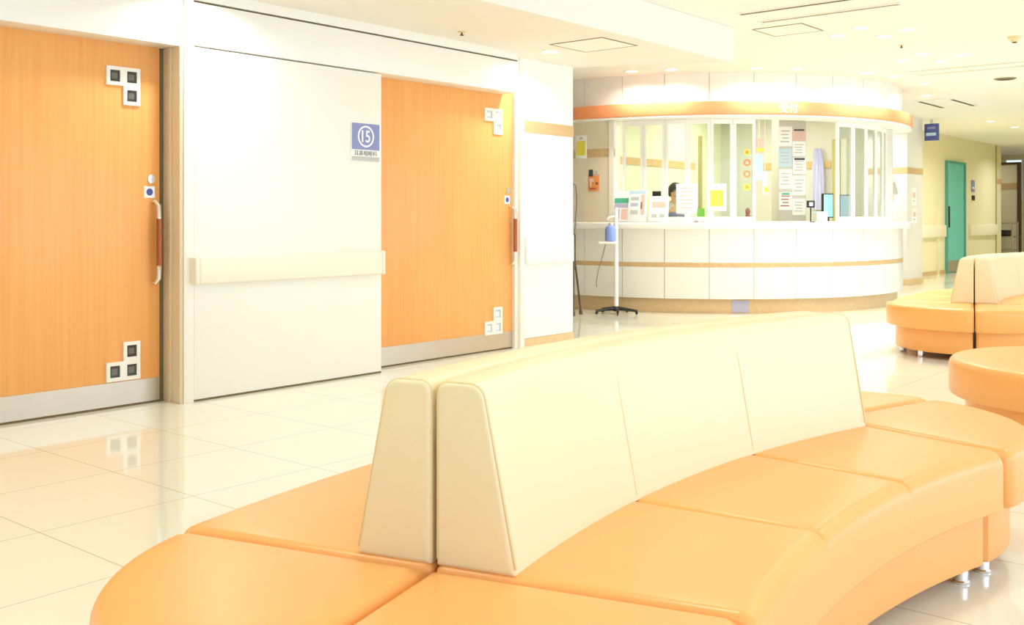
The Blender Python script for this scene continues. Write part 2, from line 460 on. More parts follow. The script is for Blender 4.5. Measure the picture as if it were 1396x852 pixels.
# the room sign
sg = empty('room_sign', (XP, 4.77, 1.467), 'blue and white square room sign numbered 15 on the white panel', 'sign')
MB().box(XP + 0.0005, XP + 0.010, 4.644, 4.899, 1.467, 1.727, 0.002).build('plate', M['white'], sg)
MB().box(XP + 0.010, XP + 0.012, 4.646, 4.897, 1.546, 1.725).build('blue_field', M['blue'], sg)
MB().box(XP + 0.010, XP + 0.012, 4.646, 4.897, 1.469, 1.499).build('grey_band', M['grey'], sg)
MB().disc((XP + 0.012, 4.772, 1.637), (0, 1, 0), (0, 0, 1), 0.074, 0.074, (1, 0, 0), 0.001, 36, 0.84).build('ring', M['white'], sg)
text('number', '15', 0.115, (XP + 0.0125, 4.772, 1.637), (0, 1, 0), (0, 0, 1), M['white'], sg, 0.85, bold=0.0015)
text('caption', '耳鼻咽喉科', 0.040, (XP + 0.0105, 4.772, 1.522), (0, 1, 0), (0, 0, 1), M['text'], sg, 1.05)

# ------------------------------------------------------------------ right side: window wall (outside the frame) that lets the daylight in
XR = 4.5
wy = [-4.6, -0.5, 3.6, 7.7, 11.8, 15.9]
mb = MB().box(XR, XR + 0.2, -5.0, 17.5, 0, 0.12); mb.box(XR, XR + 0.2, -5.0, 17.5, 2.6, CZ)
mb.box(XR, XR + 0.2, -5.0, -4.6, 0.12, 2.6); mb.box(XR, XR + 0.2, 15.9, 17.5, 0.12, 2.6)
for y in wy[1:-1]: mb.box(XR, XR + 0.2, y - 0.06, y + 0.06, 0.12, 2.6)
struct('wall_right', mb, M['wall'])
struct('wall_front_right', MB().box(-3.8, XR + 0.2, 17.5, 17.7, 0, CZ), M['corr'])
struct('wall_corridor_shade', MB().box(-3.95, -3.8, 17.5, 29.2, 0, CZ), M['corr'])  # unseen wall added to keep the corridor darker
for i in range(5):
    a, b = wy[i] + 0.06, wy[i + 1] - 0.06
    f = MB()
    f.box(XR + 0.06, XR + 0.11, a, b, 0.12, 0.17); f.box(XR + 0.06, XR + 0.11, a, b, 2.55, 2.6)
    for y in (a + 0.025, (a + b) / 2, b - 0.025): f.box(XR + 0.06, XR + 0.11, y - 0.025, y + 0.025, 0.17, 2.55)
    w = struct('window_%d' % (12 + i), f, M['frame'])
    MB().box(XR + 0.082, XR + 0.088, a, b, 0.17, 2.55).build('pane', M['glass'], w)

# ------------------------------------------------------------------ round reception
def dp(a, r, z): return (DC[0] + r * math.cos(R_(a)), DC[1] + r * math.sin(R_(a)), z)
def dbasis(a):
    n = Vector((math.cos(R_(a)), math.sin(R_(a)), 0)); t = Vector((-math.sin(R_(a)), math.cos(R_(a)), 0))
    return n, t, Vector((0, 0, 1))
seams = [-164.4 + 10.72 * i for i in range(20)]          # panel joints
seams = [x for x in seams if -112 < x < 36]
A0, A1 = seams[0], seams[-1]
rc = empty('reception_counter', (DC[0], DC[1], 0), 'curved white panelled reception counter with tan wood stripe', 'counter')
pn = MB()
for a, b in zip(seams[:-1], seams[1:]):
    for z0, z1 in ((0.168, 0.524), (0.576, 0.955)):
        pn.arc(DC, 2.64, 2.68, z0, z1, a + 0.075, b - 0.075, 8)
pn.build('front_panels', M['counter'], rc)
MB().arc(DC, 2.56, 2.672, 0.168, 0.955, A0, A1, 90).build('panel_backing', M['counterback'], rc)
MB().arc(DC, 2.66, 2.683, 0.525, 0.575, A0, A1, 90).build('wood_stripe', M['stripe'], rc)
MB().arc(DC, 2.50, 2.61, 0.0, 0.168, A0, A1, 90).build('plinth', M['plinthw'], rc)
MB().arcprof(DC, roundpoly([(2.15, 0.955), (2.80, 0.955), (2.80, 1.033), (2.15, 1.033)], [0, 0.012, 0.02, 0], 3), A0, A1, 100).build('countertop', M['ctop'], rc)
cp = MB().arc(DC, 2.609, 2.616, 0.012, 0.15, -51.6, -47.3, 6).build('plinth_patch', M['lav'], rc); cp['label'] = 'bluish grey patch in the plinth'  # thin bluish grey patch on the plinth face
# upper drum
up = MB()
for a, b in zip(seams[:-1], seams[1:]):
    up.arc(DC, 2.64, 2.68, 2.384, CZ, a + 0.07, b - 0.07, 8)
ud = struct('wall_reception_upper', up, M['counter'])
struct('wall_reception_core', MB().arc(DC, 2.42, 2.672, 2.26, CZ, A0, A1, 90), M['counterback'])
cn = MB().arcprof(DC, roundpoly([(2.42, 2.237), (2.80, 2.237), (2.80, 2.386), (2.42, 2.386)], [0, 0.008, 0.008, 0], 2), A0, A1, 110)
cno = struct('trim_12', cn, M['canopy'])
struct('trim_13', MB().arc(DC, 2.40, 2.79, 2.218, 2.2365, A0, A1, 110), M['ctop'])
sgn = empty('reception_sign', dp(-39, 2.80, 2.27), 'white lettering on the orange canopy band above the reception counter', 'sign')
for k, ch in enumerate('受付'):
    a = -40.2 + 2.45 * k
    n, t, z = dbasis(a)
    text('lettering', ch, 0.112, Vector(dp(a, 2.801, 2.312)), t, z, M['white'], sgn, 1.0, 0.004, 0.0)
# beige pier at the left of the windows
pr = MB().arc(DC, 2.44, 2.60, 1.034, 2.217, A0, -83.0, 40)
struct('wall_reception_pier', pr, M['pier'])
struct('trim_14', MB().arc(DC, 2.43, 2.612, 1.034, 2.217, -82.99, -81.6, 3), M['trimw'])
struct('trim_15', MB().arc(DC, 2.58, 2.604, 1.80, 1.90, -130, -81.6, 30), M['stripe'])

# sliding window sashes
def sash(i, a, b, r):
    f = MB(); zt, zb = 2.216, 1.036
    wdeg = math.degrees(0.034 / r)
    f.arc(DC, r - 0.016, r + 0.016, zb, zt, a + 0.04, a + wdeg, 1)
    f.arc(DC, r - 0.016, r + 0.016, zb, zt, b - wdeg, b - 0.04, 1)
    f.arc(DC, r - 0.015, r + 0.015, zb, zb + 0.06, a + wdeg, b - wdeg, 4)
    f.arc(DC, r - 0.015, r + 0.015, zt - 0.055, zt, a + wdeg, b - wdeg, 4)
    w = struct('window_%d' % i, f, M['frame'])
    MB().arc(DC, r - 0.003, r + 0.003, zb + 0.06, zt - 0.055, a + wdeg, b - wdeg, 4).build('pane', M['glass'], w)
ls = [-80.36 + 5.94 * i for i in range(7)]
for i in range(6): sash(i + 1, ls[i], ls[i + 1], 2.48)
rs = [-19.36 + 6.8 * i for i in range(6)]
for i in range(5): sash(i + 7, rs[i], rs[i + 1], 2.48)
struct('trim_16', MB().arc(DC, 2.45, 2.51, 1.034, 1.044, -81.6, A1, 60), M['frame'])
struct('wall_reception_right', MB().arc(DC, 2.44, 2.56, 1.034, 2.217, rs[5], A1, 8), M['colw'])
# office interior
struct('wall_office_side', MB().box(-7.85, -7.65, 10.55, 14.2, 0, CZ), M['office'])
struct('trim_17', MB().box(-7.66, -7.64, 10.55, 13.4, 1.80, 1.90), M['stripe'])
struct('wall_office_back', MB().box(-7.85, -5.45, 14.2, 14.4, 0, CZ), M['office2'])
struct('trim_18', MB().box(-7.0, -5.9, 14.185, 14.2, 1.80, 1.90), M['stripe'])
struct('trim_19', MB().box(-7.66, -7.61, 13.50, 13.55, 0, 2.3), M['doorframe'])

# pillar with notices
def rp(R, F): return (-0.6401 * F + 0.7683 * R, 0.7683 * F + 0.6401 * R)   # offsets right of / ahead of the entrance viewpoint -> plan
PA = -33.5
n, t, zz = dbasis(-50)
pc = Vector((*rp(3.43, 12.75), 0))
pil = MB().ob(pc + Vector((0, 0, CZ / 2)), t, n, zz, 0.17, 0.17, CZ / 2, 0.01)
struct('column_1', pil, M['office2'])
fc = pc + n * 0.171
sheets = [(-0.085, 2.08, 0.08, 0.12, 'white', 'pale notice with a dark mark at the top left of the pillar'),
          (0.08, 2.10, 0.08, 0.07, 'pinkp', 'pale orange and white notice at the top right of the pillar'),
          (0.08, 1.93, 0.08, 0.09, 'white', 'plain pale sheet under the orange notice on the pillar'),
          (-0.09, 1.82, 0.08, 0.11, 'paleblue', 'pale blue sheet in the middle left of the pillar'),
          (0.085, 1.72, 0.08, 0.10, 'white', 'white sheet with black heading in the middle right of the pillar'),
          (-0.085, 1.56, 0.08, 0.12, 'white', 'white sheet with grey lines below the pale blue one on the pillar'),
          (0.08, 1.48, 0.08, 0.12, 'white', 'white diagram sheet on the lower right of the pillar'),
          (-0.085, 1.29, 0.08, 0.11, 'white', 'white sheet with green and red print low on the pillar'),
          (0.08, 1.22, 0.08, 0.10, 'white', 'white printed sheet lowest on the right of the pillar')]
for k, (du, z, hw, hh, mt, lab) in enumerate(sheets):
    c = fc + t * du + Vector((0, 0, z))
    e = empty('notice', c, lab, 'notice', 'notices on the office pillar')
    MB().ob(c + n * 0.002, t, zz, n, hw, hh, 0.0015).build('paper', M[mt], e)
    pr = MB()
    for q in range(4):
        pr.ob(c + n * 0.004 + zz * (hh * (0.55 - 0.36 * q)) - t * hw * 0.12 * (q % 2), t, zz, n, hw * (0.68 - 0.1 * (q % 3)), hh * 0.06, 0.0006)
    pr.build('print', M['grey'] if k not in (7,) else M['redp'], e)
    if k in (1, 4): MB().ob(c + n * 0.004 + zz * hh * 0.83, t, zz, n, hw * 0.8, hh * 0.13, 0.0008).build('heading', M['navy'], e)
    if k == 7: MB().ob(c + n * 0.004 + zz * hh * 0.8, t, zz, n, hw * 0.6, hh * 0.12, 0.0008).build('heading', M['greenp'], e)

def board(name, a, r, z0, w, h, thick, m, label, cat, tilt=0.0, parent=None, group=None, yaw=0.0):
    """an upright (or leaning) sheet standing at angle a of the counter, facing out; returns object and a placer for prints on its face"""
    n, t, z = dbasis(a + yaw); n0, _, _ = dbasis(a)
    up = (z * math.cos(tilt) - n * math.sin(tilt)); nn = (n * math.cos(tilt) + z * math.sin(tilt))
    b = Vector(dp(a, r, z0))
    root = empty(name, b, label, cat, group)
    def on(u, v, hw, hh, mt, nm, lift=0.0):
        MB().ob(b + t * u + up * v + nn * (thick / 2 + 0.001 + lift), t, up, nn, hw, hh, 0.0012).build(nm, M[mt], root)
    MB().ob(b + up * h / 2, t, up, nn, w / 2, h / 2, thick / 2, min(0.003, thick * 0.3)).build('board', m, root)
    return root, on, (b, t, up, nn)

zt = 1.0335
b1, on, fr = board('brochure_display', -79.6, 2.63, zt + 0.004, 0.19, 0.36, 0.012, M['white'], 'leaflet display with a green header at the left end of the counter', 'display', tilt=0.18)
on(0, 0.25, 0.088, 0.030, 'greenp', 'header'); on(0, 0.19, 0.085, 0.026, 'lav', 'photo'); on(-0.045, 0.09, 0.03, 0.06, 'grey', 'leaflet'); on(0.04, 0.09, 0.032, 0.06, 'pinkp', 'leaflet')
MB().ob(fr[0] - fr[3] * 0.05 + Vector((0, 0, 0.10)), fr[1], (0, 0, 1), fr[3].cross(Vector(fr[1])).cross(Vector((0,0,1))).normalized() if False else dbasis(-79.6)[0], 0.06, 0.10, 0.006).build('easel', M['greyw'], b1)
b2, on, fr = board('brochure_display', -75.0, 2.66, zt + 0.004, 0.215, 0.37, 0.014, M['white'], 'leaflet display with red side strip right of the green headed one', 'display', tilt=0.16)
on(0, 0.345, 0.1, 0.02, 'paleblue', 'header'); on(0.065, 0.2, 0.022, 0.12, 'pinkp', 'side_strip'); on(-0.03, 0.27, 0.05, 0.02, 'grey', 'print'); on(-0.035, 0.2, 0.045, 0.02, 'lav', 'print'); on(-0.035, 0.11, 0.045, 0.025, 'grey', 'print'); on(0.05, 0.19, 0.01, 0.04, 'redp', 'print', 0.001)
b3, on, fr = board('notice_board', -69.6, 2.64, zt + 0.004, 0.225, 0.30, 0.012, M['white'], 'low white sign with pale orange lettering left of the receptionist', 'sign', tilt=0.2)
on(0, 0.2, 0.08, 0.035, 'pinkp', 'print'); on(-0.05, 0.07, 0.03, 0.02, 'grey', 'print'); on(0.04, 0.07, 0.03, 0.02, 'grey', 'print')
b4, on, fr = board('notice_stand', -62.6, 2.66, zt + 0.10, 0.235, 0.335, 0.008, M['white'], 'white notice on a small stand in front of the receptionist', 'sign', tilt=0.03)
for q in range(6): on(0.0, 0.29 - 0.045 * q, 0.075 - 0.012 * (q % 2), 0.005, 'pinkp', 'print_line')
sm = MB().cyl(dp(-62.6, 2.66, 0)[:2], 0.010, zt + 0.012, zt + 0.13, 12); sm.build('stem', M['frame'], b4)
MB().cyl(dp(-62.6, 2.66, 0)[:2], 0.055, zt, zt + 0.012, 24).build('foot', M['frame'], b4)
b5, on, fr = board('notice', -55.0, 2.505, zt + 0.13, 0.215, 0.31, 0.003, M['white'], 'white sheet with a yellow square taped on the window glass', 'notice', tilt=0.0)
on(0, 0.145, 0.075, 0.092, 'yellow', 'yellow_square'); on(0, 0.275, 0.02, 0.012, 'lav', 'mark')
b6, on, fr = board('notice', -91.6, 2.606, 1.79, 0.17, 0.28, 0.003, M['white'], 'white sheet with a yellow square on the beige pier left of the windows', 'notice')
on(0, 0.125, 0.064, 0.085, 'yellow', 'yellow_square'); on(0, 0.245, 0.02, 0.012, 'grey', 'mark')
b7, on, fr = board('poster', -87.6, 2.604, 1.40, 0.15, 0.20, 0.003, M['orangep'], 'small orange poster with dark figures on the beige pier', 'poster')
on(-0.04, 0.215, 0.028, 0.04, 'navy', 'dark_shape'); on(0.035, 0.21, 0.02, 0.03, 'grey', 'grey_shape'); on(0.045, 0.09, 0.016, 0.014, 'redp', 'dark_spot'); on(-0.01, 0.03, 0.045, 0.007, 'redp', 'line')
on(-0.03, 0.13, 0.03, 0.02, 'pinkp', 'shape'); on(-0.04, 0.08, 0.01, 0.03, 'pinkp', 'shape')
# glass stickers (right pane of the left group)
n, t, z = dbasis(-47.0)
for k, (zc, mt, rr, lab) in enumerate([(1.835, 'yellow', 0.036, 'yellow round sticker, topmost on the window glass'), (1.715, 'orangep', 0.042, 'upper orange ring sticker on the window glass'), (1.585, 'orangep', 0.042, 'lower orange ring sticker on the window glass'), (1.435, 'yellow', 0.043, 'yellow round sticker, lowest on the window glass')]):
    c = Vector(dp(-47.0, 2.4845, zc))
    e = MB().disc(c, t, z, rr, rr, n, 0.0015, 24).build('sticker', M[mt]); tag(e, lab, 'sticker', 'round stickers on the window')
    MB().disc(c + n * 0.0015, t, z, rr * 0.5, rr * 0.5, n, 0.0008, 18).build('sticker_centre', M['pinkp'] if mt == 'orangep' else M['orangep'], e)
# red figure on the counter behind that pane
fg = MB().lathe(dp(-46.2, 2.40, zt), [(0, 0), (0.036, 0.001), (0.04, 0.03), (0.03, 0.075), (0.018, 0.09), (0.028, 0.11), (0.030, 0.135), (0.015, 0.16), (0, 0.165)], 18).build('ornament', M['redp'])
tag(fg, 'small red ornament standing on the counter behind the glass', 'ornament')
# green file and dark holder
gf = empty('file_holder', dp(-59.6, 2.36, zt), 'bright green file standing upright behind the window glass', 'file')
n, t, z = dbasis(-59.6)
MB().ob(Vector(dp(-59.0, 2.36, zt + 0.08)), t, z, n, 0.042, 0.08, 0.03, 0.004).build('file', M['limep'], gf)
MB().ob(Vector(dp(-59.0, 2.36, zt + 0.02)), t, z, n, 0.046, 0.02, 0.034, 0.004).build('tray', M['palegreen'], gf)
bx = MB().ob(Vector(dp(-61.8, 2.37, zt + 0.033)), t, z, n, 0.055, 0.033, 0.04, 0.008).build('dark_box', M['black'])  # plain dark box, no particular device
tag(bx, 'small dark desk box beside the bright green file', 'box')
# small red stamp things on the ledge
for k, (a, mt, hw, lab) in enumerate([(-60.3, 'redp', 0.022, 'dark red stamp pad on the counter ledge'), (-58.7, 'pinkp', 0.026, 'pale red stamp pad on the counter ledge')]):
    n, t, z = dbasis(a)
    e = MB().ob(Vector(dp(a, 2.60, zt + 0.011)), t, z, n, hw, 0.011, 0.02, 0.004).build('stamp_pad', M[mt]); tag(e, lab, 'stamp pad', 'stamp pads on the ledge')
    MB().ob(Vector(dp(a, 2.60, zt + 0.014)), t, z, n, hw * 1.03, 0.002, 0.0206).build('lid_line', M['white'], e)
# small black device of unknown use behind the low sign
n, t, z = dbasis(-70.5)
bp = empty('black_device', dp(-71.2, 2.40, zt), 'small black device peeping above the low white sign', 'device')
MB().ob(Vector(dp(-71.2, 2.40, zt + 0.33)), t, z, n, 0.05, 0.032, 0.012, 0.004).build('head', M['black'], bp)
MB().cyl(dp(-71.2, 2.40, 0)[:2], 0.009, zt + 0.01, zt + 0.30, 10).build('stem', M['greyw'], bp)
MB().cyl(dp(-71.2, 2.40, 0)[:2], 0.05, zt, zt + 0.012, 20).build('foot', M['greyw'], bp)
# hanging sheets on the open side
n, t, z = dbasis(-42.5)
for (a, r, z0, w, h, mt, lab, c2) in [(-42.0, 2.3, 1.84, 0.13, 0.17, 'pinkp', 'pink and yellow sheet hanging by the window opening', 'yellow'), (-42.6, 2.33, 1.52, 0.12, 0.30, 'paleblue', 'bluish white sheet hanging below the pink one by the opening', 'white'), (-40.2, 2.3, 1.36, 0.06, 0.26, 'white', 'narrow white strip hanging beside the bluish sheet', 'yellow')]:
    e, on, fr = board('hanging_sheet', a, r, z0, w, h, 0.003, M[mt], lab, 'notice', group='sheets by the opening')
    on(0.01, h * 0.2, w * 0.36, h * 0.12, c2, 'print')
# hanger for those sheets
hg = MB().tube([dp(-41.9, 2.3, 2.217), dp(-41.9, 2.3, 2.0)], 0.004, 8); hg.tube([dp(-42.6, 2.326, 2.217), dp(-42.6, 2.326, 1.8)], 0.003, 8); hg.tube([dp(-40.2, 2.297, 2.217), dp(-40.2, 2.297, 1.61)], 0.003, 8)
tag(hg.build('hanging_wire', M['frame']), 'thin white wires the sheets hang from in the opening', 'wire')
# black framed clock and paper stack
n, t, z = dbasis(-40)
a = -26.5
ck = empty('desk_clock', dp(a, 2.28, zt), 'small black framed desk clock with a white face beside the pillar', 'clock')
cpos = Vector((*rp(3.47, 11.95), 0))
ck.location = cpos + Vector((0, 0, zt))
MB().ob(cpos + z * (zt + 0.21), t, z, n, 0.048, 0.042, 0.012, 0.006).build('case', M['black'], ck)
MB().ob(cpos + z * (zt + 0.21) + n * 0.0125, t, z, n, 0.022, 0.02, 0.001).build('face', M['white'], ck)
MB().cyl((cpos.x, cpos.y), 0.008, zt + 0.008, zt + 0.17, 10).build('stem', M['black'], ck)
MB().cyl((cpos.x, cpos.y), 0.05, zt, zt + 0.01, 20).build('foot', M['black'], ck)
pp = Vector((*rp(3.61, 12.06), 0))
ps = empty('paper_tray', pp + z * zt, 'pale blue and grey letter tray right of the desk clock', 'tray')
MB().ob(pp + z * (zt + 0.05), t, z, n, 0.07, 0.05, 0.06, 0.008).build('tray', M['grey'], ps)
MB().ob(pp + z * (zt + 0.112), t, z, n, 0.066, 0.012, 0.055, 0.003).build('papers', M['paleblue'], ps)
def monitor(R, F, z0, z1, hw, yaw, scr, lab):
    p = Vector((*rp(R, F), 0))
    n = Vector((math.cos(R_(yaw)), math.sin(R_(yaw)), 0)); t = Vector((-n.y, n.x, 0)); z = Vector((0, 0, 1))
    e = empty('monitor', p + z * zt, lab, 'monitor', 'monitors at reception')
    c = p + z * (z0 + z1) / 2; hh = (z1 - z0) / 2
    b = MB().ob(c, t, z, n, hw, hh, 0.016, 0.006).build('bezel', M['black'], e)
    MB().ob(c + n * 0.0165, t, z, n, hw - 0.012, hh - 0.012, 0.0012).build('screen', M[scr], e)
    MB().ob(p + z * ((zt + z0) / 2 + 0.015), t, z, n, 0.022, (z0 - zt) / 2 + 0.01, 0.012).build('stem', M['black'], e)
    MB().ob(p + z * (zt + 0.006), t, z, n, 0.09, 0.006, 0.065, 0.004).build('foot', M['black'], e)
monitor(3.765, 12.28, 1.085, 1.375, 0.085, -22, 'screen', 'black monitor with a teal screen in the open gap of the windows')
monitor(4.05, 12.47, 1.085, 1.365, 0.075, -75, 'screenb', 'monitor with a blue screen behind the right group of windows')
# lilac cloth hanging on the back wall, olive door post
cl = MB()
cx = Vector((*rp(4.36, 14.72), 0))
rings = []
for k in range(9):
    zc = 2.08 - 0.11 * k
    hw = 0.05 + 0.045 * math.sin(min(1, k / 4) * 1.5)
    rings.append([(cx.x - hw + 2 * hw * q / 12, 14.13 + 0.02 * math.sin(q * 1.9 + k * 0.2), zc) for q in range(13)] + [(cx.x + hw - 2 * hw * q / 12, 14.165 + 0.008 * math.sin(q * 1.4), zc) for q in range(13)])
cl.loft(rings)
tag(cl.build('hanging_cloth', M['curtain']), 'pale lilac cloth hanging on the office back wall near the monitor', 'cloth')
struct('trim_20', MB().box(-5.86, -5.74, 14.14, 14.2, 0, 2.2), M['doorframe'])
struct('trim_21', MB().box(-5.74, -5.66, 14.15, 14.2, 0, 2.2), M['frame'])

# ------------------------------------------------------------------ receptionist
def skin_obj(name, verts, edges, radii, m, parent, sub=2):
    me = bpy.data.meshes.new(name)
    off = wloc(parent)
    me.from_pydata([tuple(Vector(v) - off) for v in verts], edges, [])
    o = bpy.data.objects.new(name, me); COL.objects.link(o); o.parent = parent
    me.materials.append(m)
    s = o.modifiers.new('skin', 'SKIN'); s.use_smooth_shade = True
    for i, r in enumerate(radii):
        r = r if isinstance(r, tuple) else (r, r)
        me.skin_vertices[0].data[i].radius = r
        me.skin_vertices[0].data[i].use_root = (i == 0)
    b = o.modifiers.new('sub', 'SUBSURF'); b.levels = sub; b.render_levels = sub
    return o
pp = Vector((*rp(2.06, 12.95), 0))
fa = R_(-62)
pf = Vector((math.cos(fa), math.sin(fa), 0)); pl = Vector((-pf.y, pf.x, 0))       # forward, and the image-right side
person = empty('person', pp, 'dark haired receptionist in a grey blue vest standing behind the window', 'person')
def P(f, l, z): return tuple(pp + pf * f + pl * l + Vector((0, 0, z)))
V = [P(0, 0, .80), P(0, 0, .95), P(.01, 0, 1.10), P(.0, 0, 1.235), P(.012, 0, 1.29), P(.03, 0, 1.335), P(.03, 0, 1.40), P(.022, 0, 1.46),   # spine, neck, head
     P(.0, .15, 1.225), P(.02, .19, 1.02), P(.19, .13, .95), P(.0, -.15, 1.225), P(.02, -.19, 1.02), P(.19, -.13, .95),
     P(.0, .085, .74), P(.02, .085, .44), P(-.01, .085, .08), P(.10, .09, .03), P(.0, -.085, .74), P(.02, -.085, .44), P(-.01, -.085, .08), P(.10, -.09, .03),
     P(.24, .115, .955), P(.24, -.115, .955)]
E_ = [(0, 1), (1, 2), (2, 3), (3, 4), (4, 5), (5, 6), (6, 7), (3, 8), (8, 9), (9, 10), (10, 22), (3, 11), (11, 12), (12, 13), (13, 23), (0, 14), (14, 15), (15, 16), (16, 17), (0, 18), (18, 19), (19, 20), (20, 21)]
Rd = [.125, .105, .12, .10, .045, .06, .078, .072, .055, .042, .028, .055, .042, .028, .075, .055, .04, .035, .075, .055, .04, .035, .034, .034]
# five fingers on each hand
for hv, sd in ((22, 1), (23, -1)):
    base = Vector(V[hv])
    for q, (du, ln) in enumerate([(-.034, .06), (-.017, .078), (0, .084), (.017, .076), (.034, .058)]):
        if q == (0 if sd > 0 else 4):
            tip = base + pf * .03 + pl * du * 1.7 + Vector((0, 0, -.005)); mid = base + pf * .01 + pl * du * 1.2
        else:
            mid = base + pf * (.03 + ln * .5) + pl * du; tip = mid + pf * ln * .5 + Vector((0, 0, -.018))
        i = len(V); V += [tuple(mid), tuple(tip)]; E_ += [(hv, i), (i, i + 1)]; Rd += [.0095, .008]
body = skin_obj('body', V, E_, Rd, M['skin'], person)
# nose, eyes, mouth, ears
hd_c = Vector(P(.03, 0, 1.40))
def blob(name, c, s, m, n=12):
    prof = [(math.sin(math.pi * k / n), -math.cos(math.pi * k / n)) for k in range(n + 1)]
    mb = MB(); rings = []
    for r, h in prof:
        rr = max(r, 1e-3)
        rings.append([tuple(Vector(c) + pf * s[0] * rr * math.cos(2 * math.pi * i / 16) + pl * s[1] * rr * math.sin(2 * math.pi * i / 16) + Vector((0, 0, s[2] * h))) for i in range(16)])
    return mb.loft(rings).build(name, m, person)
blob('nose', P(.107, 0, 1.385), (.014, .011, .02), M['skin'])
blob('mouth', P(.098, 0, 1.352), (.008, .02, .006), M['lips'])
for sd in (-1, 1):
    blob('eye', P(.098, sd * .031, 1.412), (.008, .013, .006), M['black'])
    blob('ear', P(.03, sd * .079, 1.395), (.016, .008, .028), M['skin'])
# hair: cap with a fringe and sides to the jaw
hb = MB(); rings = []
for k in range(15):
    th_ = math.pi * k / 14 * 0.72
    ring = []
    for i in range(28):
        a = 2 * math.pi * i / 28
        front = max(0, math.cos(a))
        t_ = th_ * (1 - 0.38 * front ** 1.5)
        r = math.sin(t_)
        ring.append(tuple(hd_c + pf * (-.008 + .104 * r * math.cos(a)) + pl * .097 * r * math.sin(a) + Vector((0, 0, .02 + .112 * math.cos(t_)))))
    rings.append(ring)
inner = [[tuple(hd_c + (Vector(p) - hd_c) * 0.9) for p in r] for r in reversed(rings)]
hb.loft(rings + inner); hb.build('hair', M['hair'], person)
# clothes follow the body
skin_obj('blouse', [P(.0, 0, 1.00), P(.012, 0, 1.13), P(.0, 0, 1.235), P(.010, 0, 1.288), P(.0, .15, 1.225), P(.02, .19, 1.02), P(.17, .14, .955), P(.0, -.15, 1.225), P(.02, -.19, 1.02), P(.17, -.14, .955)],
         [(0, 1), (1, 2), (2, 3), (2, 4), (4, 5), (5, 6), (2, 7), (7, 8), (8, 9)], [.112, .125, .106, .052, .063, .05, .036, .063, .05, .036], M['blouse'], person)
skin_obj('vest', [P(.0, 0, .86), P(.004, 0, .98), P(.014, 0, 1.10), P(.006, 0, 1.20)], [(0, 1), (1, 2), (2, 3)], [(.14, .14), (.128, .128), (.137, .137), (.128, .122)], M['vest'], person)
sk = MB().lathe(P(0, 0, 0), [(.0, .40), (.185, .401), (.165, .62), (.155, .86), (.14, .93), (0, .931)], 24, (1, 1)); sk.build('skirt', M['navy'], person)

# ------------------------------------------------------------------ stand with the blue bottle
F0 = 11.62; sx, sy = rp((840 - 698) / 1402 * F0, F0)
st = empty('dispenser_stand', (sx, sy, 0), 'slim white pole stand on a black star base holding a blue bottle', 'stand')
bs = MB()
for k in range(5):
    a = R_(72 * k + 20); ca, sa = math.cos(a), math.sin(a)
    bs.tube([(sx + .02 * ca, sy + .02 * sa, .062), (sx + .14 * ca, sy + .14 * sa, .05), (sx + .245 * ca, sy + .245 * sa, .038)], [.022, .017, .013], 8)
bs.cyl((sx, sy), .035, .03, .085, 16)
bso = bs.build('star_base', M['black'], st)
for k in range(5):
    a = R_(72 * k + 20)
    MB().disc((sx + .235 * math.cos(a) - .008 * math.sin(a), sy + .235 * math.sin(a) + .008 * math.cos(a), .016), (math.cos(a), math.sin(a), 0), (0, 0, 1), .016, .016, (math.sin(a), -math.cos(a), 0), .016, 16).build('caster', M['black'], bso)
MB().lathe((sx, sy, 0), [(0, .07), (.026, .07), (.026, .70), (.021, .705), (.021, 1.19), (.016, 1.2), (0, 1.2)], 16).build('pole', M['frame'], st)
cr, cf = Vector((0.768, 0.640, 0)), Vector((-0.640, 0.768, 0))
pb = Vector((sx, sy, 0))
arm = MB().tube([tuple(pb + Vector((0, 0, 1.09))), tuple(pb - cr * .03 + Vector((0, 0, 1.10))), tuple(pb - cr * .09 + Vector((0, 0, 1.085))), tuple(pb - cr * .10 + Vector((0, 0, 1.06)))], .014, 10)
arm.build('arm', M['frame'], st)
tr = MB().ob(pb - cr * .095 - cf * .03 + Vector((0, 0, .805)), cr, cf, (0, 0, 1), .11, .055, .013, .008); tr.build('tray', M['frame'], st)
bc = pb - cr * .068 - cf * .035
bt = empty('dispenser_bottle', tuple(bc + Vector((0, 0, .819))), 'blue plastic bottle on the tray of the white pole stand', 'bottle')
MB().lathe(tuple(bc + Vector((0, 0, .819))), [(0, 0), (.058, .002), (.062, .03), (.062, .13), (.05, .165), (.022, .18), (.02, .185), (0, .186)], 22).build('body', M['bluebottle'], bt)
MB().lathe(tuple(bc + Vector((0, 0, 1.004))), [(0, 0), (.022, .001), (.022, .02), (.008, .022), (.008, .045), (0, .046)], 14).build('pump', M['greyw'], bt)
cb = MB().tube([tuple(pb - cr * .12 + Vector((0, 0, .79))), tuple(pb - cr * .15 + cf * .02 + Vector((0, 0, .66))), tuple(pb - cr * .20 + Vector((0, 0, .5))), tuple(pb - cr * .225 + Vector((0, 0, .36))), tuple(pb - cr * .22 + Vector((0, 0, .30)))], .0045, 8)
cb.build('cable', M['cable'], st)
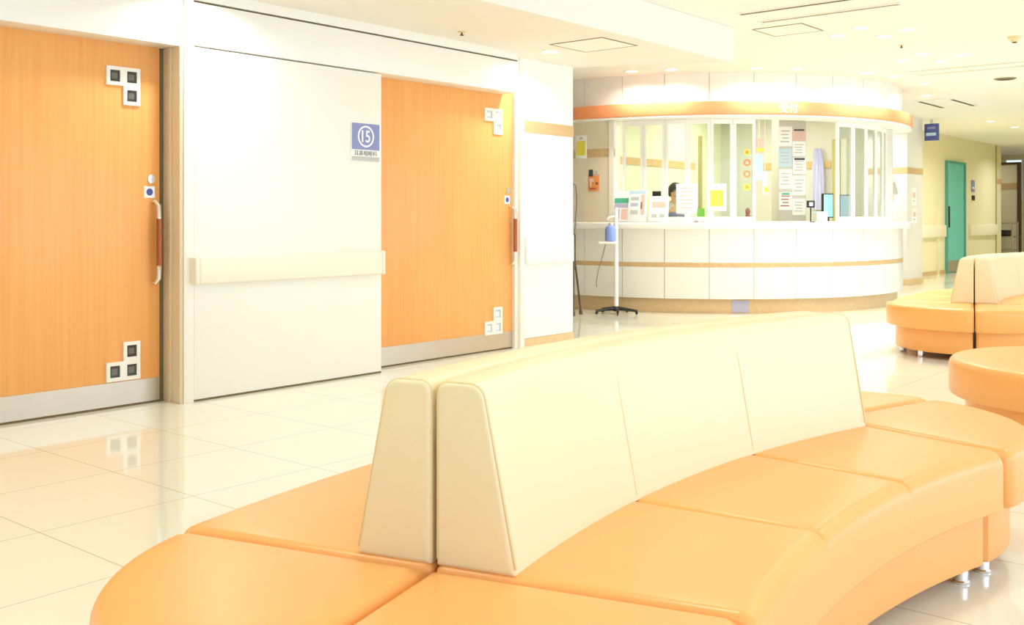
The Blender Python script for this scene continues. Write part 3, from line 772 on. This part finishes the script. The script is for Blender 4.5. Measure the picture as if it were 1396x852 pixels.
# bent tube stand peeping out behind the wall corner
F1 = 11.55; q = Vector((*rp((785 - 698) / 1402 * F1, F1), 0))
wk = empty('tube_stand', tuple(q), 'grey bent tube stand half hidden behind the white wall corner', 'stand')
MB().tube([tuple(q - cr * .10 + Vector((0, 0, 1.46))), tuple(q - cr * .04 + Vector((0, 0, 1.475))), tuple(q + cr * .0 + Vector((0, 0, 1.45))), tuple(q + cr * .015 + Vector((0, 0, 1.36))), tuple(q + cr * .012 + Vector((0, 0, 1.2))), tuple(q - cr * .01 + Vector((0, 0, .9)))], .012, 10).build('hook', M['tube'], wk)
MB().tube([tuple(q - cr * .01 + Vector((0, 0, .9))), tuple(q - cr * .012 + Vector((0, 0, .6))), tuple(q + cr * .02 + Vector((0, 0, .35))), tuple(q + cr * .055 + Vector((0, 0, .04)))], .012, 10).build('leg', M['brown'], wk)
MB().tube([tuple(q - cr * .01 + Vector((0, 0, .9))), tuple(q - cr * .09 + Vector((0, 0, .5))), tuple(q - cr * .14 + Vector((0, 0, .04)))], .012, 10).build('leg', M['brown'], wk)
MB().tube([tuple(q - cr * .01 + Vector((0, 0, .9))), tuple(q - cr * .03 - cf * .1 + Vector((0, 0, .5))), tuple(q - cr * .04 - cf * .2 + Vector((0, 0, .04)))], .012, 10).build('leg', M['brown'], wk)
for d in (cr * .055, -cr * .14, -cr * .04 - cf * .2):
    MB().lathe(tuple(q + d), [(0, 0), (.02, .001), (.018, .045), (0, .046)], 14).build('foot', M['brown'], wk)

# ------------------------------------------------------------------ beyond: column, corridor, teal door
struct('column_2', MB().box(-8.2, -5.69, 16.73, 17.47, 0, CZ, 0.01), M['colw'])
struct('trim_22', MB().box(-8.2, -5.683, 16.723, 17.476, 1.80, 1.90), M['stripe'])
struct('baseboard_column', MB().box(-8.2, -5.675, 16.715, 17.484, 0, 0.10), M['plinthw'])
for yy, zz_, hw, hh, mt, lab in [(17.05, 1.43, .10, .14, 'white', 'white sheet with pink print on the right face of the column'), (17.07, 1.12, .10, .12, 'white', 'white sheet lower on the right face of the column')]:
    e = MB().box(-5.6905, -5.687, yy - hw, yy + hw, zz_ - hh, zz_ + hh).build('notice', M[mt]); tag(e, lab, 'notice', 'notices on the column')
    MB().box(-5.687, -5.6862, yy - hw * .6, yy + hw * .6, zz_ - hh * .1, zz_ + hh * .5).build('print', M['pinkp'], e)
    MB().box(-5.687, -5.6862, yy - hw * .6, yy + hw * .3, zz_ - hh * .55, zz_ - hh * .4).build('print', M['grey'], e)
e = MB().box(-6.03, -5.86, 16.7265, 16.7305, 1.07, 1.50).build('poster', M['white']); tag(e, 'pale poster on the lit front face of the column', 'poster')
MB().box(-6.0, -5.89, 16.7255, 16.7265, 1.36, 1.46).build('print', M['pinkp'], e)
MB().box(-6.0, -5.94, 16.7255, 16.7265, 1.12, 1.34).build('print', M['pinkp'], e)
sh = MB().box(-6.08, -5.88, 16.60, 16.73, 1.66, 1.685, 0.004).build('wall_ledge', M['greyw']); tag(sh, 'thin grey ledge on the lit front face of the column', 'ledge')
fs = empty('hanging_sign', (-5.55, 17.6, 2.36), 'blue flag sign with a pale band projecting beside the column', 'sign')
MB().box(-5.69, -5.46, 17.56, 17.60, 2.37, 2.65, 0.004).build('plate', M['blue2'], fs)
MB().box(-5.66, -5.50, 17.556, 17.56, 2.45, 2.50).build('pale_band', M['paleblue'], fs)
MB().box(-5.64, -5.51, 17.556, 17.56, 2.56, 2.60).build('print', M['blue'], fs)
MB().box(-5.60, -5.56, 17.565, 17.595, 2.65, CZ).build('hanger', M['greyw'], fs)
XC = -6.4
struct('wall_corridor_left', MB().box(-6.8, XC, 17.47, 25.0, 0, CZ), M['corr'])
struct('baseboard_corridor', MB().box(XC, XC + 0.012, 17.47, 21.0, 0, 0.07), M['stripe'])
struct('baseboard_corridor_2', MB().box(XC, XC + 0.012, 22.2, 25.0, 0, 0.07), M['stripe'])
dk = MB().box(XC + 0.001, XC + 0.03, 21.02, 22.10, 0.01, 2.17).build('door_3', M['teal']); dk['kind'] = 'structure'
f = MB().box(XC + 0.001, XC + 0.05, 20.97, 21.02, 0, 2.22); f.box(XC + 0.001, XC + 0.05, 22.10, 22.19, 0, 2.22); f.box(XC + 0.001, XC + 0.05, 21.02, 22.10, 2.17, 2.22)
f.build('door_frame', M['tealdk'], dk)
MB().box(XC + 0.03, XC + 0.033, 21.03, 22.09, 0.02, 0.24).build('kick_plate', M['steel'], dk)
MB().box(XC + 0.03, XC + 0.06, 21.06, 21.11, 0.90, 1.32, 0.006).build('handle', M['black'], dk)
ds = empty('door_sign', (XC, 22.78, 1.5), 'small blue grey sign plates on the wall right of the teal door', 'sign')
MB().box(XC + 0.001, XC + 0.015, 22.70, 22.92, 1.64, 1.88, 0.003).build('plate', M['blue'], ds)
MB().box(XC + 0.015, XC + 0.017, 22.73, 22.89, 1.70, 1.74).build('print', M['white'], ds)
MB().box(XC + 0.001, XC + 0.03, 22.74, 22.88, 1.46, 1.56, 0.003).build('button', M['black'], ds)
rl = MB().box(XC + 0.001, XC + 0.07, 22.55, 24.5, 0.72, 0.95, 0.012)
tag(rl.build('corridor_rail', M['rail']), 'cream bumper rail on the corridor wall right of the teal door', 'handrail')
rl = MB().box(XC + 0.001, XC + 0.07, 17.75, 20.85, 0.72, 0.95, 0.012)
tag(rl.build('corridor_rail', M['rail']), 'cream bumper rail on the corridor wall left of the teal door', 'handrail')
struct('trim_23', MB().box(XC, XC + 0.02, 24.52, 24.58, 0, 2.70), M['doorframe'])
struct('trim_24', MB().box(XC - 0.3, XC + 0.015, 24.6, 25.02, 1.86, 1.97), M['stripe'])
struct('trim_25', MB().box(XC, XC + 0.04, 20.45, 20.52, 0, 1.35), M['corr'])
# end of the corridor with a bright window, brown framed partition and a trolley
we = MB().box(-14.0, -7.25, 28.6, 28.8, 0, CZ); we.box(-6.8, -3.95, 28.6, 28.8, 0, CZ); we.box(-7.25, -6.8, 28.6, 28.8, 0, 1.5); we.box(-7.25, -6.8, 28.6, 28.8, 2.62, CZ)
struct('wall_end', we, M['corr'])
wf = MB().box(-7.25, -7.21, 28.62, 28.68, 1.5, 2.62); wf.box(-6.84, -6.8, 28.62, 28.68, 1.5, 2.62); wf.box(-7.21, -6.84, 28.62, 28.68, 1.5, 1.54); wf.box(-7.21, -6.84, 28.62, 28.68, 2.58, 2.62)
wo = struct('window_17', wf, M['frame'])
MB().box(-7.21, -6.84, 28.645, 28.655, 1.54, 2.58).build('pane', M['glass'], wo)
pt = MB().box(-7.02, -6.62, 27.3, 27.34, 0.02, 2.40).build('door_4', M['corr']); pt['kind'] = 'structure'
f = MB().box(-7.10, -7.02, 27.27, 27.36, 0, 2.46); f.box(-6.62, -6.54, 27.27, 27.36, 0, 2.46); f.box(-7.02, -6.62, 27.27, 27.36, 2.40, 2.46)
f.build('door_frame', M['brown'], pt)
MB().box(-7.01, -6.63, 27.285, 27.30, 1.80, 1.95).build('wood_stripe', M['stripe'], pt)
tx, ty = -6.72, 26.6
tl = empty('trolley', (tx, ty, 0), 'grey metal trolley at the end of the corridor', 'trolley')
for sx_ in (-.22, .22):
    for sy_ in (-.25, .25):
        lg = MB().tube([(tx + sx_, ty + sy_, .06), (tx + sx_, ty + sy_, 1.0)], .014, 8).build('leg', M['steel'], tl)
        MB().disc((tx + sx_ - .012, ty + sy_, .04), (0, 1, 0), (0, 0, 1), .04, .04, (1, 0, 0), .024, 16).build('caster', M['black'], lg)
for zz_ in (.30, .62, .95): MB().box(tx - .24, tx + .24, ty - .27, ty + .27, zz_, zz_ + .03, .004).build('shelf', M['steel'], tl)
bxx = MB().box(tx - .2, tx + .1, ty - .2, ty + .15, .65, .80, .01).build('storage_box', M['black']); tag(bxx, 'dark box on the middle shelf of the corridor trolley', 'box')

# ------------------------------------------------------------------ benches
BC = Vector((2.15, 2.44)); RM = 3.6925
PHI0, PHI1 = -15.8, 14.6
def bp(r, ph, z=0.0):            # ph in degrees, measured from -X towards +Y
    a = R_(ph); return (BC.x - r * math.cos(a), BC.y + r * math.sin(a), z)
def arc_solid(mb, corners, radii, ph0, ph1, rnd, seam=(), dip=0.0, puff=0.0, gap=0.004, nseg=36):
    """cross-section swept along the bench arc, rounded at both ends, with stitched dips across the top"""
    rm = sum(c[0] for c in corners) / len(corners)
    L = R_(ph1 - ph0) * rm - 2 * gap
    st = []
    K = 6
    for k in range(K + 1):
        t = math.pi / 2 * k / K
        st.append((rnd * (1 - math.cos(t)), rnd * (1 - math.sin(t))))
    ss = set()
    for k in range(1, nseg): ss.add(round(rnd + (L - 2 * rnd) * k / nseg, 5))
    sp = [(s - R_(ph0) * 0) for s in ()]
    sl = [R_(x - ph0) * rm - gap for x in seam]
    for s0 in sl:
        for d in (-.03, -.016, -.009, -.005, -.002, 0, .002, .005, .009, .016, .03): ss.add(round(s0 + d, 5))
    stations = st + [(s, 0.0) for s in sorted(ss)] + [(L - s, i) for s, i in reversed(st)]
    zt_ = max(c[1] for c in corners); zb_ = min(c[1] for c in corners)
    rings = []
    for s, ins in stations:
        cs = offset_poly(corners, ins) if ins > 1e-6 else corners
        pr = roundpoly(cs, [max(r - ins * 0.6, 0.002) for r in radii], 6)
        d = sum(dip * math.exp(-((s - s0) / .006) ** 2) + dip * 0.5 * math.exp(-((s - s0) / .02) ** 2) for s0 in sl)
        ph = ph0 + math.degrees((s + gap) / rm)
        ring = []
        for r, z in pr:
            f = (z - zb_) / (zt_ - zb_)
            z2 = z - d * max(0, f - 0.6) / 0.4
            ring.append(bp(r, ph, z2))
        rings.append(ring)
    mb.loft(rings)
    return mb
ZS, ZB, ZL = 0.40, 0.228, 0.052
def bench(name, r0, r1, front, label):
    """front: True when the seat faces the inside of the curve"""
    ph_m = (PHI0 + PHI1) / 2
    root = empty(name, bp((r0 + r1) / 2, ph_m), label, 'bench')
    sm = [PHI0 + (PHI1 - PHI0) * k / 3 for k in (1, 2)]
    cs = [(r0, ZB), (r1, ZB), (r1, ZS), (r0, ZS)]
    arc_solid(MB(), cs, [.008, .008, .02 if front else .045, .045 if front else .02], PHI0, PHI1, .022, sm, .006).build('seat_cushion', M['leather'], root)
    i0, i1 = (.065, .03) if front else (.03, .065)
    arc_solid(MB(), [(r0 + i0, ZL), (r1 - i1, ZL), (r1 - i1, ZB + .004), (r0 + i0, ZB + .004)], [.006] * 4, PHI0, PHI1, .008, gap=.009).build('base', M['leather'], root)
    if front: bc = [(r1 - .174, ZS - .004), (r1 - .004, ZS - .004), (r1 - .004, .757), (r1 - .104, .757)]; br = [.004, .004, .022, .034]
    else: bc = [(r0 + .004, ZS - .004), (r0 + .174, ZS - .004), (r0 + .104, .757), (r0 + .004, .757)]; br = [.004, .004, .034, .022]
    bk = arc_solid(MB(), bc, br, PHI0, PHI1, .010, sm, 0.0, gap=.012).build('backrest', M['cream'], root)
    # piping along the two ends, stitched joints on the face
    for ph in (PHI0, PHI1):
        s_ = 1 if ph == PHI0 else -1
        pr = roundpoly(offset_poly(bc, .0015), br, 5)
        ph2 = ph + s_ * math.degrees(.0195 / RM)
        pts = [bp(r, ph2, z) for r, z in pr]
        i = min(range(len(pr)), key=lambda k: pr[k][1] + (0 if k == 0 else 0))
        # open run: up one side, over the top, down the other
        lo = [k for k, p in enumerate(pr) if p[1] < ZS + .008]
        ordr = [k for k in range(len(pr)) if k not in lo]
        run = [bp(bc[1][0] + (-.0015), ph2, ZS + .01)] + [pts[k] for k in ordr] + [bp(bc[0][0] + .0015, ph2, ZS + .01)]
        MB().tube(run, .0032, 8).build('piping', M['creamdk'], bk)
    for ph in sm:
        sg_ = 1 if front else -1; r00 = (r1 - .174) if front else (r0 + .174)
        pts = [bp(r00 + sg_ * (.07 * (z - ZS) / .357 - .0002), ph, z) for z in (ZS + .01, ZS + .08, ZS + .16, ZS + .24, ZS + .29)]
        MB().tube(pts, [.0016, .0026, .003, .0026, .001], 8).build('seam', M['cream'], bk)
    for ph in (PHI0 + 1.0, PHI1 - 1.0):
        for r in ((r0 + .11), (r1 - .11)):
            c = bp(r, ph)
            MB().lathe(c, [(0, 0), (.024, .0005), (.025, .006), (.021, .010), (.021, ZL + .004), (0, ZL + .004)], 18).build('leg', M['chrome'], root)
    return root
def layered(outline, layers):
    mb = MB(); rings = []
    for ins, z in layers:
        p = offset_poly(outline, ins) if abs(ins) > 1e-6 else outline
        rings.append([(x, y, z) for x, y in p])
    return mb.loft(rings)
def quarter(name, near, inner, label, rad=None, shift=(0, 0, 0)):
    """rounded end module: a quarter disc; near/far end of the island, inner side = inside of the curve"""
    ph = PHI0 if near else PHI1
    c = Vector(bp(RM, ph)[:2]); a = R_(ph)
    din = Vector((math.cos(a), -math.sin(a)))                       # towards the centre of the curve
    tan = Vector((math.sin(a), math.cos(a))) * (-1 if near else 1)  # away from the island
    s = 1 if inner else -1
    rad = rad or (.612 if near else .6375)
    u, v = din * s, tan
    o = c + u * .004 + v * .004
    N = 26
    def outline(d, rad, side):
        """the quarter disc drawn in by d all round (by side along its two straight edges)"""
        e = d + side
        q = o + (u + v) * e; r = rad - d
        # small rounded corners where the arc meets the straight edges
        t0 = math.asin(min(0.9, e / r)); co = .016
        dt = co / r
        pts = [q] + [q + u * (r * math.cos(t0) - e - co) * k / 5 for k in range(1, 6)]
        pts += [o + (u * math.cos(t) + v * math.sin(t)) * r for t in [t0 + dt + (math.pi / 2 - 2 * t0 - 2 * dt) * k / N for k in range(N + 1)]]
        pts += [q + v * (r * math.cos(t0) - e - co) * k / 5 for k in range(5, 0, -1)]
        P_ = [tuple(p) for p in pts]
        area = sum(P_[i - 1][0] * P_[i][1] - P_[i][0] * P_[i - 1][1] for i in range(len(P_)))
        return P_ if area > 0 else [P_[0]] + P_[:0:-1]
    root = empty(name, (*(o + (u + v) * .25), 0), label, 'bench')
    rr = .03
    lay = [(.008, ZB), (0, ZB + .008), (0, ZS - rr)]
    for k in range(1, 7):
        t = math.pi / 2 * k / 6
        lay.append((rr * (1 - math.cos(t)), ZS - rr + rr * math.sin(t)))
    lay += [(.06, ZS + .002), (.11, ZS + .004)]
    mb = MB(); mb.loft([[(x, y, z) for x, y in outline(d, rad - .004, 0)] for d, z in lay])
    mb.build('seat_cushion', M['leather'], root, angle=50)
    rb = rad - .075
    mb = MB(); mb.loft([[(x, y, z) for x, y in outline(d, rb, .007)] for d, z in ((.004, ZL), (0, ZL + .006), (0, ZB + .006))])
    mb.build('base', M['leather'], root)
    for p in (o + (u + v) * .075, o + u * (rb - .055) + v * .085, o + v * (rb - .055) + u * .085, o + (u + v) * (rb - .05) * .7071):
        MB().lathe((p.x, p.y, 0), [(0, 0), (.024, .0005), (.025, .006), (.021, .010), (.021, ZL + .004), (0, ZL + .004)], 18).build('leg', M['chrome'], root)
    return root
r_in, r_out = 3.055, 4.33
fb = bench('curved_bench', r_in, RM - .002, True, 'curved orange bench with cream backrest nearest the camera, seat on the inside of the curve')
bb = bench('curved_bench', RM + .002, r_out, False, 'curved orange bench with cream backrest back to back behind the nearest one, facing the doors')
q1 = quarter('rounded_bench_end', True, True, 'orange quarter round seat at the bottom edge, nearest end of the front bench')
q2 = quarter('rounded_bench_end', True, False, 'large orange quarter round seat at the lower left, nearest the orange doors')
q3 = quarter('rounded_bench_end', False, True, 'orange quarter round seat at the far right end of the front bench')
q4 = quarter('rounded_bench_end', False, False, 'orange quarter round seat just showing behind the far end of the front backrest')
# second island, towards the corridor
S2 = (-1.014, 7.225, 0)
for o_, lab in ((fb, 'far curved orange bench with pale backrest near the corridor, right half'), (bb, 'far curved orange bench with yellow lit backrest near the corridor, half turned to reception')):
    c = copy_tree(o_, S2); c['label'] = lab
for inner, lab in ((True, 'right quarter round orange seat of the far bench near the corridor'), (False, 'left quarter round orange seat of the far bench, nearest the reception counter')):
    c = quarter('rounded_bench_end', True, inner, lab, .66)
    c.location = Vector(c.location) + Vector(S2)
# round ottoman at the right edge
OC = (-0.975, 5.48); OR = .65
ot = empty('round_ottoman', (*OC, 0), 'round backless orange seat cut off by the right edge, behind the front bench', 'ottoman')
def ring_pts(r, z, n=64): return [(OC[0] + r * math.cos(2 * math.pi * i / n), OC[1] + r * math.sin(2 * math.pi * i / n), z) for i in range(n)]
rr = .035
lay = [(OR - .008, ZB), (OR, ZB + .008), (OR, ZS - rr)] + [(OR - rr * (1 - math.cos(math.pi / 12 * k)), ZS - rr + rr * math.sin(math.pi / 12 * k)) for k in range(1, 7)] + [(OR - .09, ZS + .003), (OR - .2, ZS + .006), (.2, ZS + .008)]
mb = MB(); mb.loft([ring_pts(r, z) for r, z in lay]); mb.build('seat_cushion', M['leather'], ot, angle=50)
mb = MB(); mb.loft([ring_pts(r, z) for r, z in ((OR - .079, ZL), (OR - .075, ZL + .006), (OR - .075, ZB + .006))]); mb.build('base', M['leather'], ot)
for k in range(5):
    t = 2 * math.pi * k / 5 + .3
    MB().lathe((OC[0] + .53 * math.cos(t), OC[1] + .53 * math.sin(t), 0), [(0, 0), (.024, .0005), (.025, .006), (.021, .010), (.021, ZL + .004), (0, ZL + .004)], 18).build('leg', M['chrome'], ot)

# ------------------------------------------------------------------ ceiling fittings and lamps
def area(name, loc, size, power, col, rot=(0, 0, 0), shape='DISK', size_y=None, spread=180):
    l = bpy.data.lights.new(name, 'AREA'); l.energy = power; l.color = col; l.shape = shape; l.size = size; l.spread = R_(spread)
    if size_y: l.size_y = size_y
    o = bpy.data.objects.new(name, l); COL.objects.link(o); o.location = loc; o.rotation_euler = rot
    return o
WARM = (1.0, 0.985, 0.94)
proto = None
def downlight(x, y, z, power, label, group, r=.075, visible=True):
    global proto
    if visible:
        if proto is None:
            proto = empty('downlight', (x, y, z))
            MB().disc((x, y, z - .006), (1, 0, 0), (0, 1, 0), r, r, (0, 0, 1), .006, 28, .84).build('trim_ring', M['lampring'], proto)
            MB().disc((x, y, z - .004), (1, 0, 0), (0, 1, 0), r * .84, r * .84, (0, 0, 1), .0035, 28).build('lens', M['lens'], proto)
            e = proto
        else:
            e = copy_tree(proto, Vector((x, y, z)) - Vector(proto.location))
        tag(e, label, 'ceiling light', group)
    area('lamp', (x, y, z - .012), r * 1.6, power, WARM, spread=150)
PW = 10.2
word = ['leftmost', 'second from left', 'third from left', 'rightmost']
G1 = [(-3.66, 8.96), (-3.37, 8.74), (-3.36, 9.26), (-3.09, 9.06)]
G2 = [(-3.72, 10.80), (-3.42, 10.50), (-3.43, 11.10), (-3.12, 10.80)]
for k, (x, y) in enumerate(G1): downlight(x, y, CZ, PW, '%s of the four zigzag downlights next to the slot vents' % word[k], 'nearer zigzag downlights')
for k, (x, y) in enumerate(G2): downlight(x, y, CZ, PW, '%s of the four zigzag downlights farther back near the second slot vent' % word[k], 'farther zigzag downlights')
ring_l = {-74: 'left lamp of the ceiling pair over the left of reception', -65.5: 'right lamp of the ceiling pair over the left of reception', -48: 'left lamp of the ceiling pair above the middle of reception', -39.5: 'right lamp of the ceiling pair above the middle of reception', -22: 'left lamp of the ceiling pair above the right of reception', -12.5: 'right lamp of the ceiling pair above the right of reception', 4.5: 'left lamp of the ceiling pair past the right end of reception', 30: 'right lamp of the ceiling pair past the right end of reception'}
for a, lab in ring_l.items():
    p = dp(a, 3.03, CZ); downlight(p[0], p[1], CZ, PW * 1.1, lab, 'downlights round the reception')
downlight(-5.06, 6.55, LZ, PW * 1.2, 'single downlight in the low ceiling above the second door', None)
downlight(-5.06, 3.45, LZ, PW * 1.2, 'downlight above the white post by the first door', None, visible=False)
downlight(-5.06, 0.4, LZ, PW, '', None, visible=False)
downlight(-4.90, 18.5, CZ, PW * 3.2, 'nearer of the two corridor downlights before the teal door', 'corridor downlights')
downlight(-4.88, 19.95, CZ, PW * 3.2, 'farther of the two corridor downlights before the teal door', 'corridor downlights')
area('lamp', (-7.6, 26.6, CZ - .012), .3, 14, WARM, spread=160)  # extra lamp put in to lift the dark end hall
downlight(-5.2, 24.0, CZ, PW * 4, '', None, visible=False)  # unseen lamp added to brighten the corridor
for x, y in ((-2.6, 0.6), (-1.2, 1.8), (-2.4, 4.4), (-0.6, 5.4), (-2.2, 7.0), (-1.6, 12.6), (-0.6, -2.4), (-2.8, -2.2)):
    area('lamp', (x, y, CZ - .012), .12, PW * 1.3, WARM, spread=150)  # unseen lamps added over the hall, without fittings
area('lamp', (-6.15, 15.95, CZ - .012), .12, PW * 5, WARM, spread=150)  # hidden lamp added to brighten the column's front face
for x, y in ((-6.3, 11.3), (-6.9, 13.0), (-5.6, 12.9)): area('office_fill_lamp', (x, y, CZ - .012), .5, 34, (1.0, 0.97, 0.85), spread=170)  # unseen fill lamps added to brighten the office interior
# slot diffusers
def slot(x0, x1, y, w, m, lab):
    e = empty('slot_vent', ((x0 + x1) / 2, y, CZ - .004), lab, 'vent', 'slot vents')
    MB().box(x0, x1, y - w / 2, y + w / 2, CZ - .003, CZ - .0005).build('slot', m, e)
    f = MB().box(x0 - .02, x1 + .02, y - w / 2 - .018, y - w / 2, CZ - .008, CZ - .0005); f.box(x0 - .02, x1 + .02, y + w / 2, y + w / 2 + .018, CZ - .008, CZ - .0005)
    f.box(x0 - .02, x0, y - w / 2, y + w / 2, CZ - .008, CZ - .0005); f.box(x1, x1 + .02, y - w / 2, y + w / 2, CZ - .008, CZ - .0005)
    f.build('rim', M['ceiling'], e)
slot(-3.89, -2.7, 7.53, .055, M['slot'], 'darker slot vent nearest the top edge of the ceiling')
slot(-3.90, -2.76, 7.94, .05, M['slotlt'], 'slot vent running just behind the darkest one')
slot(-3.96, -2.4, 11.68, .05, M['slotlt'], 'front slot vent of the far pair')
slot(-3.95, -2.4, 12.02, .05, M['slotlt'], 'rear slot vent of the far pair')
def hatch(x0, x1, y0, y1, z, lab):
    e = empty('access_hatch', ((x0 + x1) / 2, (y0 + y1) / 2, z - .004), lab, 'hatch')
    f = MB(); w = .014
    f.box(x0, x1, y0, y0 + w, z - .004, z - .0005); f.box(x0, x1, y1 - w, y1, z - .004, z - .0005); f.box(x0, x0 + w, y0 + w, y1 - w, z - .004, z - .0005); f.box(x1 - w, x1, y0 + w, y1 - w, z - .004, z - .0005)
    f.build('frame', M['slotlt'], e)
    MB().box(x0 + w, x1 - w, y0 + w, y1 - w, z - .003, z - .0005).build('panel', M['ceiling'], e)
hatch(-4.12, -3.66, 8.2, 8.65, CZ, 'square access hatch in the high ceiling beside the slot vents')
hatch(-4.86, -4.36, 6.28, 6.76, LZ, 'square access hatch in the low ceiling over the door corridor')
av = empty('air_vent', (-4.6, 15.2, CZ - .01), 'square ceiling air unit with two dark side slots before the corridor', 'vent')
MB().box(-4.87, -4.35, 14.62, 15.78, CZ - .012, CZ - .0005, .003).build('cover', M['ceiling'], av)
MB().box(-4.85, -4.80, 14.68, 15.72, CZ - .014, CZ - .0125).build('side_slot', M['slot'], av)
MB().box(-4.42, -4.37, 14.68, 15.72, CZ - .014, CZ - .0125).build('side_slot', M['slot'], av)
sd = empty('smoke_detector', (-2.46, 10.05, CZ), 'round cream smoke detector on the ceiling at the far right', 'detector')
MB().lathe((-2.46, 10.05, CZ), [(0, -.05), (.03, -.049), (.035, -.03), (.055, -.022), (.06, -.0005), (0, -.0005)], 24).build('housing', M['smoke'], sd)
MB().lathe((-2.46, 10.05, CZ), [(0, -.058), (.018, -.057), (.02, -.049), (0, -.049)], 18).build('sensor', M['slot'], sd)
sp = MB().lathe((-3.28, 12.98, CZ), [(0, -.012), (.11, -.011), (.125, -.0005), (0, -.0005)], 30).build('ceiling_speaker', M['slotlt']); tag(sp, 'flat round grey ceiling speaker beyond the far slot vents', 'speaker')
MB().lathe((-3.28, 12.98, CZ), [(0, -.0145), (.09, -.014), (.092, -.0115), (0, -.0115)], 30).build('grille', M['slot'], sp)
for (x, y, z, lab) in ((-3.40, 9.84, CZ, 'tiny sprinkler head among the zigzag downlights'), (-5.01, 5.45, LZ, 'tiny sprinkler head in the low ceiling over the doors')):
    e = empty('sprinkler', (x, y, z), lab, 'sprinkler', 'sprinkler heads')
    MB().lathe((x, y, z), [(0, -.008), (.03, -.007), (.034, -.0005), (0, -.0005)], 18).build('plate', M['smoke'], e)
    MB().lathe((x, y, z), [(0, -.03), (.014, -.029), (.016, -.024), (.006, -.022), (.006, -.008), (0, -.008)], 14).build('head', M['slot'], e)

# ------------------------------------------------------------------ daylight
for i in range(5):
    a, b = wy[i] + 0.06, wy[i + 1] - 0.06
    area('daylight', (XR - 0.02, (a + b) / 2, 1.36), b - a - .1, 128, (0.53, 0.68, 1.0), (0, R_(90), 0), 'RECTANGLE', 2.3)
for o in COL.objects:
    if o.type == 'LIGHT' and o.name.startswith('daylight'):
        l = o.data; l.size, l.size_y = 2.3, 3.9
w = bpy.data.worlds.new('sky'); sc.world = w; w.use_nodes = True
bg = w.node_tree.nodes['Background']; bg.inputs['Color'].default_value = (0.80, 0.90, 1.0, 1); bg.inputs['Strength'].default_value = 2.0
sc.view_settings.view_transform = 'Standard'; sc.view_settings.look = 'None'
sc.view_settings.exposure = -0.60; sc.view_settings.gamma = 1.0; sc.view_settings.use_curve_mapping = False
sc.cycles.use_denoising = True
sc.cycles.max_bounces = 10; sc.cycles.diffuse_bounces = 6; sc.cycles.transparent_max_bounces = 16
sc.cycles.sample_clamp_indirect = 8.0
